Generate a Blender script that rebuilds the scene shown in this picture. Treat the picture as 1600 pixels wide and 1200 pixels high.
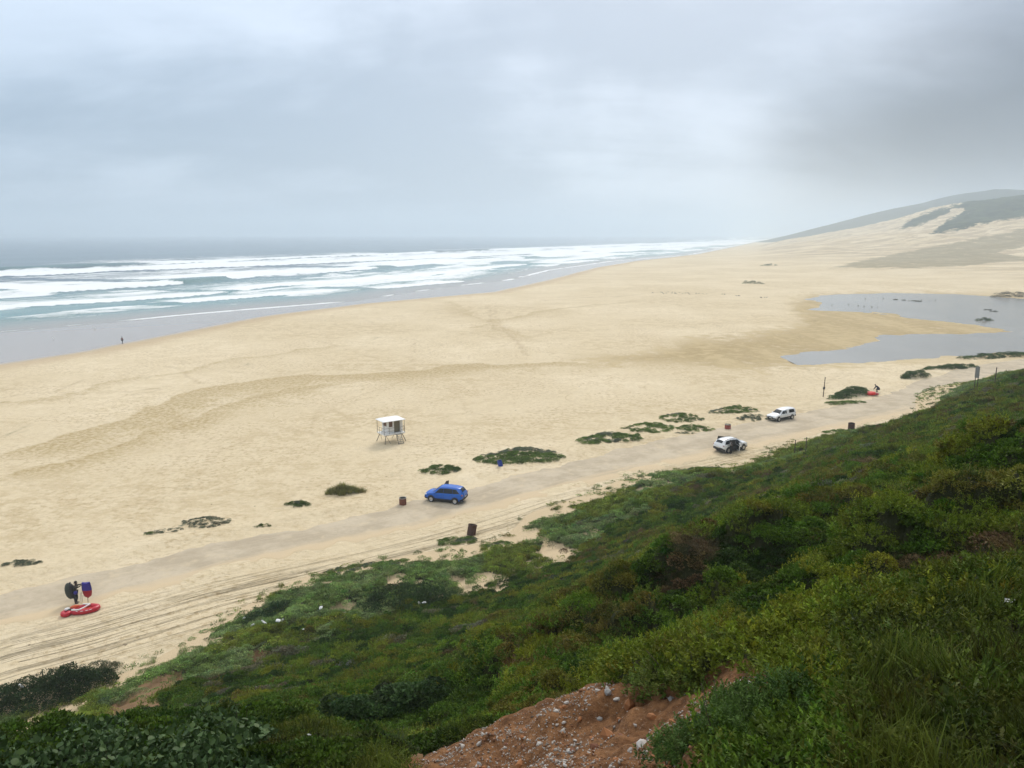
import bpy, bmesh, math, random
import numpy as np
from mathutils import Vector, Matrix, Euler

R = math.radians
scene = bpy.context.scene
for o in list(bpy.data.objects):
    bpy.data.objects.remove(o)

# ---------------------------------------------------------------- camera
CAM_H = 27.0
PITCH = R(10.9)
FPX = 1220.0
cam_data = bpy.data.cameras.new('camera')
cam_data.sensor_width = 36.0
cam_data.lens = FPX / 1600.0 * 36.0
cam_data.clip_start = 0.2
cam_data.clip_end = 40000.0
cam = bpy.data.objects.new('camera', cam_data)
cam.location = (0, 0, CAM_H)
cam.rotation_euler = (R(90) - PITCH, 0, 0)
scene.collection.objects.link(cam)
scene.camera = cam

# ---------------------------------------------------------------- sky
SUN_EL, SUN_AZ = R(42), R(14)          # azimuth clockwise from +Y
world = bpy.data.worlds.new('World')
scene.world = world
world.use_nodes = True
nt = world.node_tree
nt.nodes.clear()


class NB:
    """small helper to write node trees in few words"""
    def __init__(self, tree):
        self.t = tree

    def n(self, kind, **kw):
        nd = self.t.nodes.new(kind)
        for k, v in kw.items():
            if k == 'ins':
                for kk, vv in v.items():
                    self.set(nd.inputs[kk], vv)
            else:
                setattr(nd, k, v)
        return nd

    def set(self, sock, v):
        if isinstance(v, bpy.types.NodeSocket):
            self.t.links.new(v, sock)
        elif isinstance(v, (tuple, list)) and len(v) == 3 and sock.type == 'RGBA':
            sock.default_value = (*v, 1)
        else:
            sock.default_value = v

    def math(self, op, a, b=0.0, c=0.0, clamp=False):
        nd = self.n('ShaderNodeMath', operation=op, use_clamp=clamp)
        for i, v in enumerate((a, b, c)):
            self.set(nd.inputs[i], v)
        return nd.outputs[0]

    def vmath(self, op, a, b=(0, 0, 0)):
        nd = self.n('ShaderNodeVectorMath', operation=op)
        self.set(nd.inputs[0], a)
        self.set(nd.inputs[1], b)
        return nd.outputs[1] if op in ('DOT_PRODUCT', 'LENGTH') else nd.outputs[0]

    def mix(self, f, a, b, mode='MIX'):
        nd = self.n('ShaderNodeMix', data_type='RGBA', blend_type=mode)
        self.set(nd.inputs[0], f)
        self.set(nd.inputs[6], a)
        self.set(nd.inputs[7], b)
        return nd.outputs[2]

    def step(self, v, a, b, lo=0.0, hi=1.0):
        nd = self.n('ShaderNodeMapRange', interpolation_type='SMOOTHSTEP')
        for i, x in enumerate((v, a, b, lo, hi)):
            self.set(nd.inputs[i], x)
        return nd.outputs[0]

    def noise(self, vec, scale, detail=4, rough=0.55, dist=0.0):
        nd = self.n('ShaderNodeTexNoise')
        self.set(nd.inputs['Vector'], vec)
        nd.inputs['Scale'].default_value = scale
        nd.inputs['Detail'].default_value = detail
        nd.inputs['Roughness'].default_value = rough
        nd.inputs['Distortion'].default_value = dist
        return nd.outputs[0]

    def attr(self, name, kind='GEOMETRY'):
        return self.n('ShaderNodeAttribute', attribute_name=name, attribute_type=kind)

    def scale(self, vec, s):
        nd = self.n('ShaderNodeMapping')
        self.set(nd.inputs[0], vec)
        nd.inputs['Scale'].default_value = s
        return nd.outputs[0]


w = NB(nt)
gen = w.n('ShaderNodeTexCoord').outputs['Generated']
sep = w.n('ShaderNodeSeparateXYZ', ins={0: gen})
dx, dy, dz = sep.outputs
zc = w.math('MAXIMUM', dz, 0.0)
den = w.math('ADD', zc, 0.34)
pl = w.n('ShaderNodeCombineXYZ', ins={0: w.math('DIVIDE', dx, den), 1: w.math('DIVIDE', dy, den), 2: 3.7}).outputs[0]
c1 = w.noise(w.scale(pl, (0.9, 1.0, 1)), 1.25, 6, 0.52, 0.3)
c2 = w.noise(w.scale(pl, (0.5, 1.1, 1)), 2.7, 6, 0.55, 0.4)
cl = w.math('ADD', w.math('MULTIPLY', c1, 0.62), w.math('MULTIPLY', c2, 0.38))
cl = w.step(cl, 0.39, 0.60)
cloud = w.mix(cl, (0.205, 0.315, 0.445), (0.55, 0.67, 0.825))
# overcast sky: brighter towards the zenith
cie = w.math('ADD', 0.90, w.math('MULTIPLY', zc, 0.95))
cloud = w.vmath('MULTIPLY', cloud, w.n('ShaderNodeCombineXYZ', ins={0: cie, 1: cie, 2: cie}).outputs[0])
# high up the cloud is whiter
cloud = w.mix(w.step(zc, 0.25, 0.8, 0.0, 0.75), cloud, (1.38, 1.34, 1.27))
# the glow of the sun behind the cloud
sd = Vector((math.sin(SUN_AZ) * math.cos(SUN_EL), math.cos(SUN_AZ) * math.cos(SUN_EL), math.sin(SUN_EL)))
glow = w.math('POWER', w.math('MAXIMUM', w.vmath('DOT_PRODUCT', gen, tuple(sd)), 0.0), 4.5)
cloud = w.mix(w.math('MULTIPLY', glow, 0.42), cloud, (1.42, 1.38, 1.44))
# heavier cloud over the land
hl = w.math('SQRT', w.math('ADD', w.math('MULTIPLY', dx, dx), w.math('MULTIPLY', dy, dy)))
az = w.math('DIVIDE', dx, w.math('MAXIMUM', hl, 0.001))
wob = w.noise(w.scale(gen, (1.0, 1.0, 2.6)), 2.2, 5, 0.5, 0.2)
land = w.math('ADD', az, w.math('MULTIPLY', w.math('SUBTRACT', wob, 0.5), 0.42))
land = w.math('SUBTRACT', land, w.math('MULTIPLY', zc, 0.7))
land = w.step(land, 0.17, 0.42)
land = w.math('MULTIPLY', land, w.step(dz, -0.02, 0.09))
cloud = w.mix(w.math('MULTIPLY', land, 0.95), cloud, (0.055, 0.085, 0.135))
sky = w.n('ShaderNodeTexSky', sky_type='NISHITA')
sky.sun_disc = False
sky.sun_elevation = SUN_EL
sky.sun_rotation = SUN_AZ
sky.air_density = 1.0
sky.dust_density = 2.0
nis = w.vmath('MULTIPLY', sky.outputs[0], (0.1, 0.1, 0.1))
col = w.mix(0.9, nis, cloud)
bg = w.n('ShaderNodeBackground', ins={'Color': col, 'Strength': 0.86})
out = w.n('ShaderNodeOutputWorld', ins={0: bg.outputs[0]})

sun_data = bpy.data.lights.new('sun', 'SUN')
sun_data.energy = 1.5
sun_data.angle = R(16)
sun_data.color = (1.0, 0.95, 0.88)
sun = bpy.data.objects.new('sun', sun_data)
sun.rotation_euler = sd.to_track_quat('Z', 'Y').to_euler()
scene.collection.objects.link(sun)

scene.view_settings.view_transform = 'Standard'
scene.view_settings.look = 'None'
scene.view_settings.exposure = 0.34
scene.view_settings.gamma = 1.0
scene.render.engine = 'CYCLES'
scene.cycles.use_denoising = True
scene.cycles.use_adaptive_sampling = True
scene.cycles.adaptive_threshold = 0.02
scene.cycles.max_bounces = 6
scene.cycles.diffuse_bounces = 2
scene.cycles.glossy_bounces = 2
scene.cycles.transmission_bounces = 2
scene.cycles.volume_bounces = 3
scene.cycles.transparent_max_bounces = 4
scene.cycles.caustics_reflective = False
scene.cycles.caustics_refractive = False

# ---------------------------------------------------------------- pixel <-> place
CP, SP = math.cos(PITCH), math.sin(PITCH)


def ray(px, py):
    u, v = (px - 800.0) / FPX, (600.0 - py) / FPX
    return u, CP + v * SP, -SP + v * CP


def P(px, py, t):
    a, b, c = ray(px, py)
    return np.array((a * t, b * t, CAM_H + c * t))


def G(px, py, z=0.0):
    a, b, c = ray(px, py)
    return P(px, py, (z - CAM_H) / c)


def project(x, y, z):
    """ground points -> pixel of the 1600 x 1200 view (for reading off where ground zones lie)"""
    zz = z - CAM_H
    dep = np.maximum(y * CP - zz * SP, 0.01)
    up = y * SP + zz * CP
    return 800 + FPX * x / dep, 600 - FPX * up / dep


# ---------------------------------------------------------------- numpy noise, distances, RBF
def _hash(ix, iy, seed):
    h = (ix.astype(np.int64) * 374761393 + iy.astype(np.int64) * 668265263 + seed * 974634777) & 0xFFFFFFFF
    h = ((h ^ (h >> 13)) * 1274126177) & 0xFFFFFFFF
    return ((h ^ (h >> 16)) & 0xFFFFFF) / float(0xFFFFFF)


def vnoise(x, y, seed=0):
    ix, iy = np.floor(x), np.floor(y)
    fx, fy = x - ix, y - iy
    fx = fx * fx * fx * (fx * (fx * 6 - 15) + 10)
    fy = fy * fy * fy * (fy * (fy * 6 - 15) + 10)
    a, b = _hash(ix, iy, seed), _hash(ix + 1, iy, seed)
    c, d = _hash(ix, iy + 1, seed), _hash(ix + 1, iy + 1, seed)
    return (a * (1 - fx) + b * fx) * (1 - fy) + (c * (1 - fx) + d * fx) * fy


def fbm(x, y, octv=4, seed=0, gain=0.5):
    s, amp, tot = 0.0, 1.0, 0.0
    for i in range(octv):
        s = s + amp * vnoise(x * (2.03 ** i) + 17.3 * i, y * (2.03 ** i) - 9.1 * i, seed + i)
        tot += amp
        amp *= gain
    return s / tot


def cells(x, y, seed=0):
    """round mounds: 1 at a cell's centre, 0 at its edge"""
    ix, iy = np.floor(x), np.floor(y)
    best = np.full(np.shape(x), 9.0)
    rid = np.zeros(np.shape(x))
    for i in (-1, 0, 1):
        for j in (-1, 0, 1):
            cx, cy = ix + i, iy + j
            qx = cx + 0.15 + 0.7 * _hash(cx, cy, seed)
            qy = cy + 0.15 + 0.7 * _hash(cx, cy, seed + 5)
            d = (x - qx) ** 2 + (y - qy) ** 2
            rid = np.where(d < best, _hash(cx, cy, seed + 11), rid)
            best = np.minimum(best, d)
    return np.clip(1 - best / 0.62, 0, 1), rid


def sstep(v, a, b):
    t = np.clip((v - a) / (b - a), 0, 1)
    return t * t * (3 - 2 * t)


def line_dist(x, y, pts):
    """signed distance to a polyline (positive on the left of its direction) and the arc length along it"""
    best = np.full(x.shape, 1e18)
    sgn = np.zeros(x.shape)
    arc = np.zeros(x.shape)
    run = 0.0
    n = len(pts) - 1
    for i in range(n):
        ax, ay = pts[i][:2]
        bx, by = pts[i + 1][:2]
        ex, ey = bx - ax, by - ay
        L = math.hypot(ex, ey)
        t = ((x - ax) * ex + (y - ay) * ey) / (L * L)
        t = np.clip(t, None if i == 0 else 0, None if i == n - 1 else 1)
        qx, qy = x - ax - t * ex, y - ay - t * ey
        d = qx * qx + qy * qy
        m = d < best
        best = np.where(m, d, best)
        sgn = np.where(m, np.sign(ex * qy - ey * qx), sgn)
        arc = np.where(m, run + t * L, arc)
        run += L
    return np.sqrt(best) * sgn, arc


def poly_dist(x, y, poly):
    """signed distance to a closed polygon, positive inside"""
    best = np.full(x.shape, 1e18)
    ins = np.zeros(x.shape, bool)
    n = len(poly)
    for i in range(n):
        ax, ay = poly[i][:2]
        bx, by = poly[(i + 1) % n][:2]
        ex, ey = bx - ax, by - ay
        t = np.clip(((x - ax) * ex + (y - ay) * ey) / (ex * ex + ey * ey + 1e-9), 0, 1)
        best = np.minimum(best, (x - ax - t * ex) ** 2 + (y - ay - t * ey) ** 2)
        c = (ay > y) != (by > y)
        ins ^= c & (x < (bx - ax) * (y - ay) / (by - ay + 1e-12) + ax)
    return np.where(ins, 1, -1) * np.sqrt(best)


class RBF:
    def __init__(self, pts, smooth=0.0):
        p = np.array(pts, float)
        self.s = 100.0
        self.c = p[:, :2] / self.s
        n = len(p)
        d = np.linalg.norm(self.c[:, None] - self.c[None], axis=2)
        K = self._k(d) + np.eye(n) * smooth
        Pm = np.hstack([np.ones((n, 1)), self.c])
        A = np.zeros((n + 3, n + 3))
        A[:n, :n] = K
        A[:n, n:] = Pm
        A[n:, :n] = Pm.T
        self.w = np.linalg.solve(A, np.concatenate([p[:, 2], np.zeros(3)]))

    def _k(self, d):
        return np.where(d > 1e-9, d * d * np.log(np.maximum(d, 1e-9)), 0.0)

    def __call__(self, x, y):
        x, y = np.asarray(x, float) / self.s, np.asarray(y, float) / self.s
        r = self.w[-3] + self.w[-2] * x + self.w[-1] * y
        for (cx, cy), ww in zip(self.c, self.w):
            r = r + ww * self._k(np.hypot(x - cx, y - cy))
        return r


# ---------------------------------------------------------------- objects and materials
C = scene.collection


def tag(o, label=None, cat=None, group=None, kind=None):
    for k, v in (('label', label), ('category', cat), ('group', group), ('kind', kind)):
        if v:
            o[k] = v
    return o


def link(name, data, parent=None, mat=None):
    o = bpy.data.objects.new(name, data)
    C.objects.link(o)
    if parent is not None:
        o.parent = parent
    if mat is not None and data is not None:
        data.materials.clear()
        data.materials.append(mat)
    return o


def np_mesh(name, verts, faces, smooth=True, attrs=None):
    """faces: (n, 3) or (n, 4) int array; attrs: {name: per-vertex floats or (n,3) colours}"""
    verts = np.asarray(verts, np.float32)
    faces = np.asarray(faces, np.int32)
    me = bpy.data.meshes.new(name)
    nv, (nf, k) = len(verts), faces.shape
    me.vertices.add(nv)
    me.vertices.foreach_set('co', verts.ravel())
    me.loops.add(nf * k)
    me.loops.foreach_set('vertex_index', faces.ravel())
    me.polygons.add(nf)
    me.polygons.foreach_set('loop_start', np.arange(0, nf * k, k, dtype=np.int32))
    if smooth:
        me.polygons.foreach_set('use_smooth', np.ones(nf, bool))
    me.update(calc_edges=True)
    for an, av in (attrs or {}).items():
        av = np.asarray(av, np.float32)
        if av.ndim == 1:
            a = me.attributes.new(an, 'FLOAT', 'POINT')
            a.data.foreach_set('value', av)
        else:
            a = me.attributes.new(an, 'FLOAT_COLOR', 'POINT')
            a.data.foreach_set('color', np.hstack([av, np.ones((nv, 1), np.float32)]).ravel())
    return me


def grid_mesh(name, X, Y, Z, keep=None, attrs=None):
    n, m = X.shape
    idx = np.arange(n * m).reshape(n, m)
    f = np.stack([idx[:-1, :-1], idx[:-1, 1:], idx[1:, 1:], idx[1:, :-1]], -1)
    if keep is not None:
        k = keep[:-1, :-1] | keep[:-1, 1:] | keep[1:, 1:] | keep[1:, :-1]
        f = f[k]
    f = f.reshape(-1, 4)
    used = np.zeros(n * m, bool)
    used[f.ravel()] = True
    remap = np.cumsum(used) - 1
    V = np.stack([X.ravel(), Y.ravel(), Z.ravel()], 1)[used]
    at = {k: np.asarray(v).reshape(n * m, *np.shape(v)[2:])[used] for k, v in (attrs or {}).items()}
    me = np_mesh(name, V, remap[f], True, at)
    return me


def material(name):
    m = bpy.data.materials.new(name)
    m.use_nodes = True
    m.node_tree.nodes.clear()
    b = NB(m.node_tree)
    p = b.n('ShaderNodeBsdfPrincipled')
    b.n('ShaderNodeOutputMaterial', ins={0: p.outputs[0]})
    return m, b, p


def bump(b, p, height, strength=0.5, dist=0.05):
    nd = b.n('ShaderNodeBump')
    nd.inputs['Strength'].default_value = strength
    nd.inputs['Distance'].default_value = dist
    b.set(nd.inputs['Height'], height)
    b.set(p.inputs['Normal'], nd.outputs[0])


def simple(name, color, rough=0.6, metal=0.0, var=0.12, scale=6.0, spec=0.5):
    """a plain material with a little uneven wear"""
    m, b, p = material(name)
    co = b.n('ShaderNodeTexCoord').outputs['Object']
    n = b.noise(co, scale, 5, 0.6)
    dark = tuple(c * (1 - var) for c in color)
    lite = tuple(min(1, c * (1 + var)) for c in color)
    b.set(p.inputs['Base Color'], b.mix(n, dark, lite))
    b.set(p.inputs['Roughness'], b.math('ADD', rough - 0.08, b.math('MULTIPLY', n, 0.16)))
    p.inputs['Metallic'].default_value = metal
    p.inputs['Specular IOR Level'].default_value = spec
    return m


def polar(r0, r1, ratio, a0, a1, da):
    nr = int(math.log(r1 / r0) / math.log(ratio)) + 1
    r = r0 * ratio ** np.arange(nr + 1)
    a = np.radians(np.arange(a0, a1 + da, da))
    RR, AA = np.meshgrid(r, a, indexing='ij')
    return RR * np.sin(AA), RR * np.cos(AA)
# ================================================================= THE LAY OF THE LAND
SEA_Z = -0.6
LAGOON_Z = -0.12


def gl(pix, z=0.0):
    return [tuple(G(px, py, z)[:2]) for px, py in pix]


DRY = gl([(-60, 592), (0, 580), (100, 565), (190, 550), (330, 520), (450, 495), (600, 475), (700, 466), (800, 457), (880, 438), (950, 418),
          (1010, 407.5), (1060, 402), (1100, 397), (1140, 388.5), (1172, 381.2)])
SWASH = gl([(-60, 527), (0, 520), (100, 511), (220, 500), (300, 492), (400, 483), (500, 475), (560, 470), (640, 457), (720, 446), (800, 437),
            (860, 422), (960, 408), (1040, 401), (1080, 398), (1130, 388), (1165, 381)], SEA_Z)
WAVES = [  # front line in the photograph, height, foam length seaward, breaking stretch (soft start, end as arc fractions)
    (gl([(-40, 507), (0, 503), (80, 495), (200, 482), (300, 472), (420, 462), (500, 455), (600, 450), (720, 440), (800, 428), (880, 412), (960, 404)], SEA_Z), 0.6, 18, 0.32, 0.95),
    (gl([(-40, 486), (30, 480), (200, 470), (330, 460), (430, 447), (540, 441), (670, 430), (760, 420), (850, 410), (940, 401)], SEA_Z), 0.9, 26, 0.5, 0.8),
    (gl([(-40, 462), (50, 460), (112, 455), (230, 448), (340, 439), (400, 432), (520, 425), (640, 415), (760, 407), (900, 398)], SEA_Z), 2.3, 85, 0.6, 0.9),
    (gl([(-40, 434), (0, 433), (80, 430), (155, 425), (340, 418), (500, 411), (640, 405), (800, 398), (950, 391)], SEA_Z), 1.5, 130, 0.9, 1.0),
    (gl([(-60, 425), (40, 423), (115, 420), (300, 411), (500, 402), (620, 398), (760, 392), (900, 387), (1000, 383)], SEA_Z), 4.6, 60, 0.62, 0.96),
]
LAGOON = [(1268, 484), (1285, 474), (1262, 468), (1285, 462), (1330, 459.5), (1400, 458), (1480, 459.5), (1540, 463), (1620, 468), (1900, 480),
          (1900, 538), (1700, 545), (1600, 550.5), (1520, 555), (1440, 560), (1380, 565), (1300, 568.5), (1235, 570.5), (1207, 567), (1228, 562), (1222, 556), (1262, 550),
          (1310, 547), (1350, 541), (1372, 531), (1384, 524), (1420, 521.5), (1500, 521), (1555, 520.5), (1572, 517), (1562, 512), (1530, 508),
          (1475, 503), (1420, 496), (1392, 490), (1370, 488), (1352, 485), (1392, 492), (1330, 487)]
LAGOON_W = gl(LAGOON, LAGOON_Z)
ROAD_UP = [(-60, 947), (0, 930), (113, 905), (200, 882), (300, 857), (420, 836), (540, 812), (640, 786), (730, 764), (800, 743), (880, 726), (1000, 694), (1140, 667),
           (1200, 655), (1250, 644), (1300, 635), (1355, 624), (1400, 611), (1425, 597), (1455, 583), (1520, 567), (1600, 556), (1700, 546)]
ROAD_LO = [(-60, 992), (0, 976), (100, 954), (200, 929), (300, 903), (400, 878), (500, 856), (640, 829), (730, 804), (800, 784), (880, 764), (1000, 735), (1100, 713),
           (1180, 697), (1260, 681), (1320, 667), (1400, 651), (1450, 640), (1490, 625), (1530, 604), (1580, 590), (1640, 580), (1750, 566)]
RU, RL = gl(ROAD_UP), gl(ROAD_LO)
ROAD_C = [((a[0] + b[0]) / 2, (a[1] + b[1]) / 2) for a, b in zip(RU, RL)]

# dunes: (pixel, distance) readings of the sand beyond the lagoon
DUNE = [P(*p) for p in [
    (1300, 440, 450), (1450, 428, 520), (1600, 430, 470), (1750, 430, 470), (1400, 419, 560), (1500, 418.5, 560), (1290, 419, 600), (1600, 417, 560), (1500, 404, 720), (1600, 396, 720), (1350, 412, 640),
    (1600, 372, 840), (1600, 344, 1000), (1480, 354, 1100), (1400, 360, 1200), (1300, 376, 1150), (1300, 366, 1500), (1200, 387, 1150),
    (1200, 377, 1500), (1150, 395, 1100), (1150, 381, 1700), (1100, 391, 1500), (1600, 308, 1400), (1540, 314, 1400), (1490, 323, 1400),
    (1456, 331, 1390), (1424, 344, 1370), (1400, 357, 1350), (1471, 352, 1180), (1495, 338, 1250), (1700, 300, 1400), (1750, 340, 1000),
    (1250, 372, 1650), (1300, 370, 2000), (1220, 376, 2100), (1180, 378, 2600), (1400, 362, 1900), (1500, 350, 1900), (1600, 345, 1900)]]
DUNE += [np.array((*G(px, py)[:2], z)) for px, py, z in [
    (1270, 457, .3), (1400, 455, .4), (1600, 461, .4), (1750, 468, .5), (1100, 430, 0), (1000, 420, 0), (1150, 460, 0), (1200, 500, 0), (900, 460, 0), (1040, 404, 0),
    (1100, 404, .5), (1400, 520, 0), (700, 600, 0), (1200, 600, 0), (200, 700, 0), (800, 700, 0), (1600, 540, 0), (1900, 540, .5), (1060, 415, .2)]]
dune_rbf = RBF(DUNE, 1e-4)

# mounds under the beach plants: pixel centre, half width along / across (m), height
MOUND_PIX = [(812, 711, 5.2, 2.6, 0.55), (952, 684, 5.6, 2.6, 0.5), (1012, 668, 4.4, 2.2, 0.45), (1062, 652, 4.4, 2.0, 0.5), (1082, 668, 3.4, 1.5, 0.4),
             (1148, 640, 5.4, 2.2, 0.5), (1172, 651, 3.0, 1.5, 0.3), (688, 734, 3.2, 1.6, 0.45), (322, 815, 2.8, 1.6, 0.3), (536, 767, 2.4, 1.2, 0.35),
             (465, 787, 1.6, 0.9, 0.3), (1340, 615, 6.5, 1.8, 0.9), (30, 882, 1.8, 1.0, 0.25), (1440, 586, 6, 2, 0.6)]
RANG = math.atan2(RU[12][1] - RU[6][1], RU[12][0] - RU[6][0])
MOUNDS = []
for px, py, a, b_, h in MOUND_PIX:
    g = G(px, py)
    MOUNDS.append((g[0], g[1], a, b_, h))


def beach_z(x, y):
    r = np.hypot(x, y)
    q, _ = line_dist(x, y, DRY)
    z = np.zeros(x.shape)
    far = sstep(r, 330, 420) * sstep(-q, 0, 120)
    d = dune_rbf(x, y)
    z += np.maximum(d, 0) * far
    # dune forms
    am = far * (0.25 + 0.05 * np.clip(d, 0, 40))
    z += am * 3.4 * (fbm(x / 70, y / 120, 4, 3) - 0.5)
    rg = 1 - np.abs(2 * fbm(x / 95 + 0.4 * fbm(x / 60, y / 60, 2, 9), y / 160, 3, 21) - 1)
    z += am * 4.2 * (rg - 0.6)
    z += far * sstep(d, 35, 60) * sstep(y, 900, 1100) * 9 * (fbm(x / 28, y / 28, 4, 27) - .5)
    # gentle swells of the beach
    z += (fbm(x / 22, y / 22, 3, 5) - 0.5) * 0.22 * sstep(r, 40, 60) * sstep(-q, 0, 12)
    z += (fbm(x / 2.2, y / 2.2, 2, 6) - 0.5) * 0.05 * sstep(-q, 0, 12) * (r < 260)
    qw, _ = line_dist(x, y, SWASH)
    fr = np.clip(q / np.maximum(q - qw, 1.0), 0, 1)
    z = np.where(q > 0, np.where(qw > 0, SEA_Z - .03 - 0.02 * qw, SEA_Z * fr), z)
    # lagoon
    pd = poly_dist(x, y, LAGOON_W) + (fbm(x / 7, y / 7, 4, 15) - .5) * 7 * (r < 520)
    near = np.exp(-np.maximum(-pd, 0) / 14.0)
    z = z * (1 - near) + near * (LAGOON_Z + np.where(pd > 0, -np.minimum(pd * 0.07, 0.7), np.minimum(-pd * 0.012, 0.12)))
    # road bed is flat
    rd, _ = line_dist(x, y, ROAD_C)
    fl = sstep(-np.abs(rd), -7.5, -5.0)
    z = z * (1 - fl)
    # ruts pushed up beside the road, and the bank on its seaward side
    z += 0.22 * np.exp(-((rd - 6.0) / 1.3) ** 2) * (0.4 + fbm(x / 6, y / 6, 2, 31)) * (r < 300)
    ca, sa = math.cos(RANG), math.sin(RANG)
    for mx, my, a, b_, h in MOUNDS:
        ex, ey = ((x - mx) * ca + (y - my) * sa) / a, (-(x - mx) * sa + (y - my) * ca) / b_
        z += h * np.exp(-(ex * ex + ey * ey) * 1.3)
    return z


# ---------------------------------------------------------------- hillside: (pixel, distance) readings of the slope
HILL = [P(*p) for p in [
    # nearest shoulder
    (1400, 1195, 3.0), (1600, 1195, 2.8), (1250, 1190, 3.5), (1500, 1080, 4.0), (1600, 1000, 4.8), (1300, 1050, 4.9), (1150, 1090, 5.1), (1180, 1150, 4.3),
    (1600, 925, 6.6), (1450, 945, 6.8), (1300, 975, 6.9), (1150, 1005, 7.1), (1030, 1040, 7.2), (945, 1075, 7.4),
    # stony bank
    (1100, 1190, 4.4), (1000, 1190, 5.0), (900, 1190, 5.6), (800, 1190, 6.3), (700, 1190, 7.0), (1050, 1120, 5.9), (950, 1130, 6.4), (860, 1102, 7.4), (780, 1132, 7.5), (700, 1170, 7.5), (640, 1199, 7.6),
    # gully behind the shoulder
    (1600, 1010, 8.6), (1480, 1040, 8.8), (1350, 1075, 9.2), (1200, 1100, 9.6), (1100, 1115, 10.2), (1000, 1130, 10.6), (900, 1140, 11.0), (760, 1160, 11.5), (690, 1190, 11.0),
    # broad leaved bush, lower left
    (50, 1199, 8.5), (200, 1199, 8.3), (350, 1199, 8.0), (500, 1199, 7.7), (0, 1175, 9.6), (150, 1150, 10.0), (300, 1140, 10.2), (400, 1130, 10.6), (560, 1199, 8.0), (600, 1190, 9.0),
    (450, 1105, 19), (540, 1090, 20), (600, 1120, 17.5), (680, 1140, 15.5), (740, 1150, 14.5), (560, 1150, 16), (460, 1150, 15), (200, 1190, 16), (0, 1199, 17),
    # second spur
    (1600, 728, 17.5), (1500, 768, 15.5), (1420, 803, 14.6), (1330, 868, 13.4), (1220, 928, 12.8), (1600, 800, 13.5), (1600, 870, 11), (1480, 870, 12), (1380, 915, 11.6), (1280, 945, 11.6), (1180, 985, 11.6),
    # dark gap behind it
    (1350, 985, 15.6), (1250, 1010, 14.6), (1150, 1030, 14.0), (1050, 1035, 13.8), (1450, 925, 17), (1560, 875, 19), (1640, 830, 21),
    # third spur, the big one
    (1100, 930, 16.5), (1000, 960, 17), (1250, 860, 18), (1380, 800, 20.5), (1500, 745, 23), (1600, 690, 28), (950, 1000, 17), (880, 1030, 17), (820, 1060, 16), (770, 1105, 15), (860, 1085, 14.5),
    (980, 915, 23), (1100, 845, 30), (1200, 790, 36), (1150, 815, 33), (1300, 740, 44), (1400, 690, 56), (1500, 645, 72), (1600, 590, 92), (1400, 740, 36), (1250, 810, 27), (1500, 690, 45), (1600, 640, 54),
    (1560, 604, 92), (1700, 560, 120), (1700, 640, 60), (1700, 740, 20),
    # lower slope
    (930, 970, 27), (860, 1000, 27), (780, 1030, 28), (700, 1060, 27), (620, 1085, 26), (700, 1020, 34), (600, 1055, 33), (520, 1080, 32), (400, 1090, 34), (800, 985, 38), (900, 950, 34), (980, 890, 40), (900, 905, 52),
    (1060, 850, 47), (1150, 800, 55), (1050, 810, 66), (950, 850, 66), (1180, 760, 70), (1250, 735, 70), (1320, 705, 72), (1200, 735, 88), (800, 930, 55), (700, 960, 52), (600, 1000, 46), (500, 1040, 41), (300, 1085, 40),
    (200, 1110, 40), (100, 1150, 39), (0, 1190, 37)]]
HILL_BASE = [(-80, 1120), (0, 1105), (100, 1085), (200, 1058), (280, 1020), (340, 985), (480, 912), (600, 885), (700, 868), (850, 806), (930, 775), (1010, 745), (1110, 735), (1180, 722), (1240, 695), (1290, 686),
             (1350, 684), (1440, 645), (1530, 596), (1620, 560), (1750, 545)]
HB = gl(HILL_BASE, 0.0)
HILL += [np.array((*g, 0.15)) for g in HB]
# on past the foot the sheet dips under the sand
for i, g in enumerate(HB):
    n0 = np.array(HB[min(i + 1, len(HB) - 1)]) - np.array(HB[max(i - 1, 0)])
    n0 = np.array((-n0[1], n0[0])) / np.linalg.norm(n0)
    HILL.append(np.array((g[0] + n0[0] * 5, g[1] + n0[1] * 5, -0.55)))
    HILL.append(np.array((g[0] + n0[0] * 16, g[1] + n0[1] * 16, -1.8)))
HILL += [np.array(p) for p in [(0, 0, 25.3), (2, 1.0, 25.4), (-3, 0.5, 24.4), (3, -6, 26.5), (-8, -4, 23.0), (-16, 2, 18.5), (10, 2, 25.8), (20, 6, 26.5), (30, 10, 27.5), (45, 25, 26),
                               (60, 20, 28), (-30, -5, 14), (-30, 12, 8.5), (-22, 10, 14), (0, -25, 30), (90, 60, 24), (130, 120, 12)]]
hill_rbf = RBF(HILL, 2e-5)


def veg_env(x, y):
    r = np.hypot(x, y)
    big = fbm(x / 14, y / 14, 2, 61)
    am = sstep(r, 8.0, 15) * (0.45 + 0.85 * sstep(big, 0.42, 0.62)) * (1 - .45 * sstep(r, 22, 42))
    lft = 1 - sstep(x / np.maximum(y, .1), -.14, .06)
    return am * (1 - lft * (1 - .8 * sstep(r, 22, 45)))


def veg_height(x, y):
    """canopy mounds of the scrub above the bare slope"""
    r = np.hypot(x, y)
    wx, wy = x + 1.2 * (fbm(x / 3, y / 3, 2, 41) - 0.5), y + 1.2 * (fbm(x / 3, y / 3, 2, 47) - 0.5)
    c1, i1 = cells(wx / 2.6, wy / 2.6, 51)
    c2, i2 = cells(wx / 1.1, wy / 1.1, 57)
    am = veg_env(x, y)
    c3, i3 = cells(wx / .55, wy / .55, 59)
    c4 = np.sqrt(c3) * (.3 + i3)
    return am * (0.88 * np.sqrt(c1) * (0.2 + i1) + 0.46 * np.sqrt(c2) * (0.2 + i2) + .2 * c4) + (0.10 * sstep(r, 3, 5) + .16 * sstep(r, 5, 7)) * c4


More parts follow.
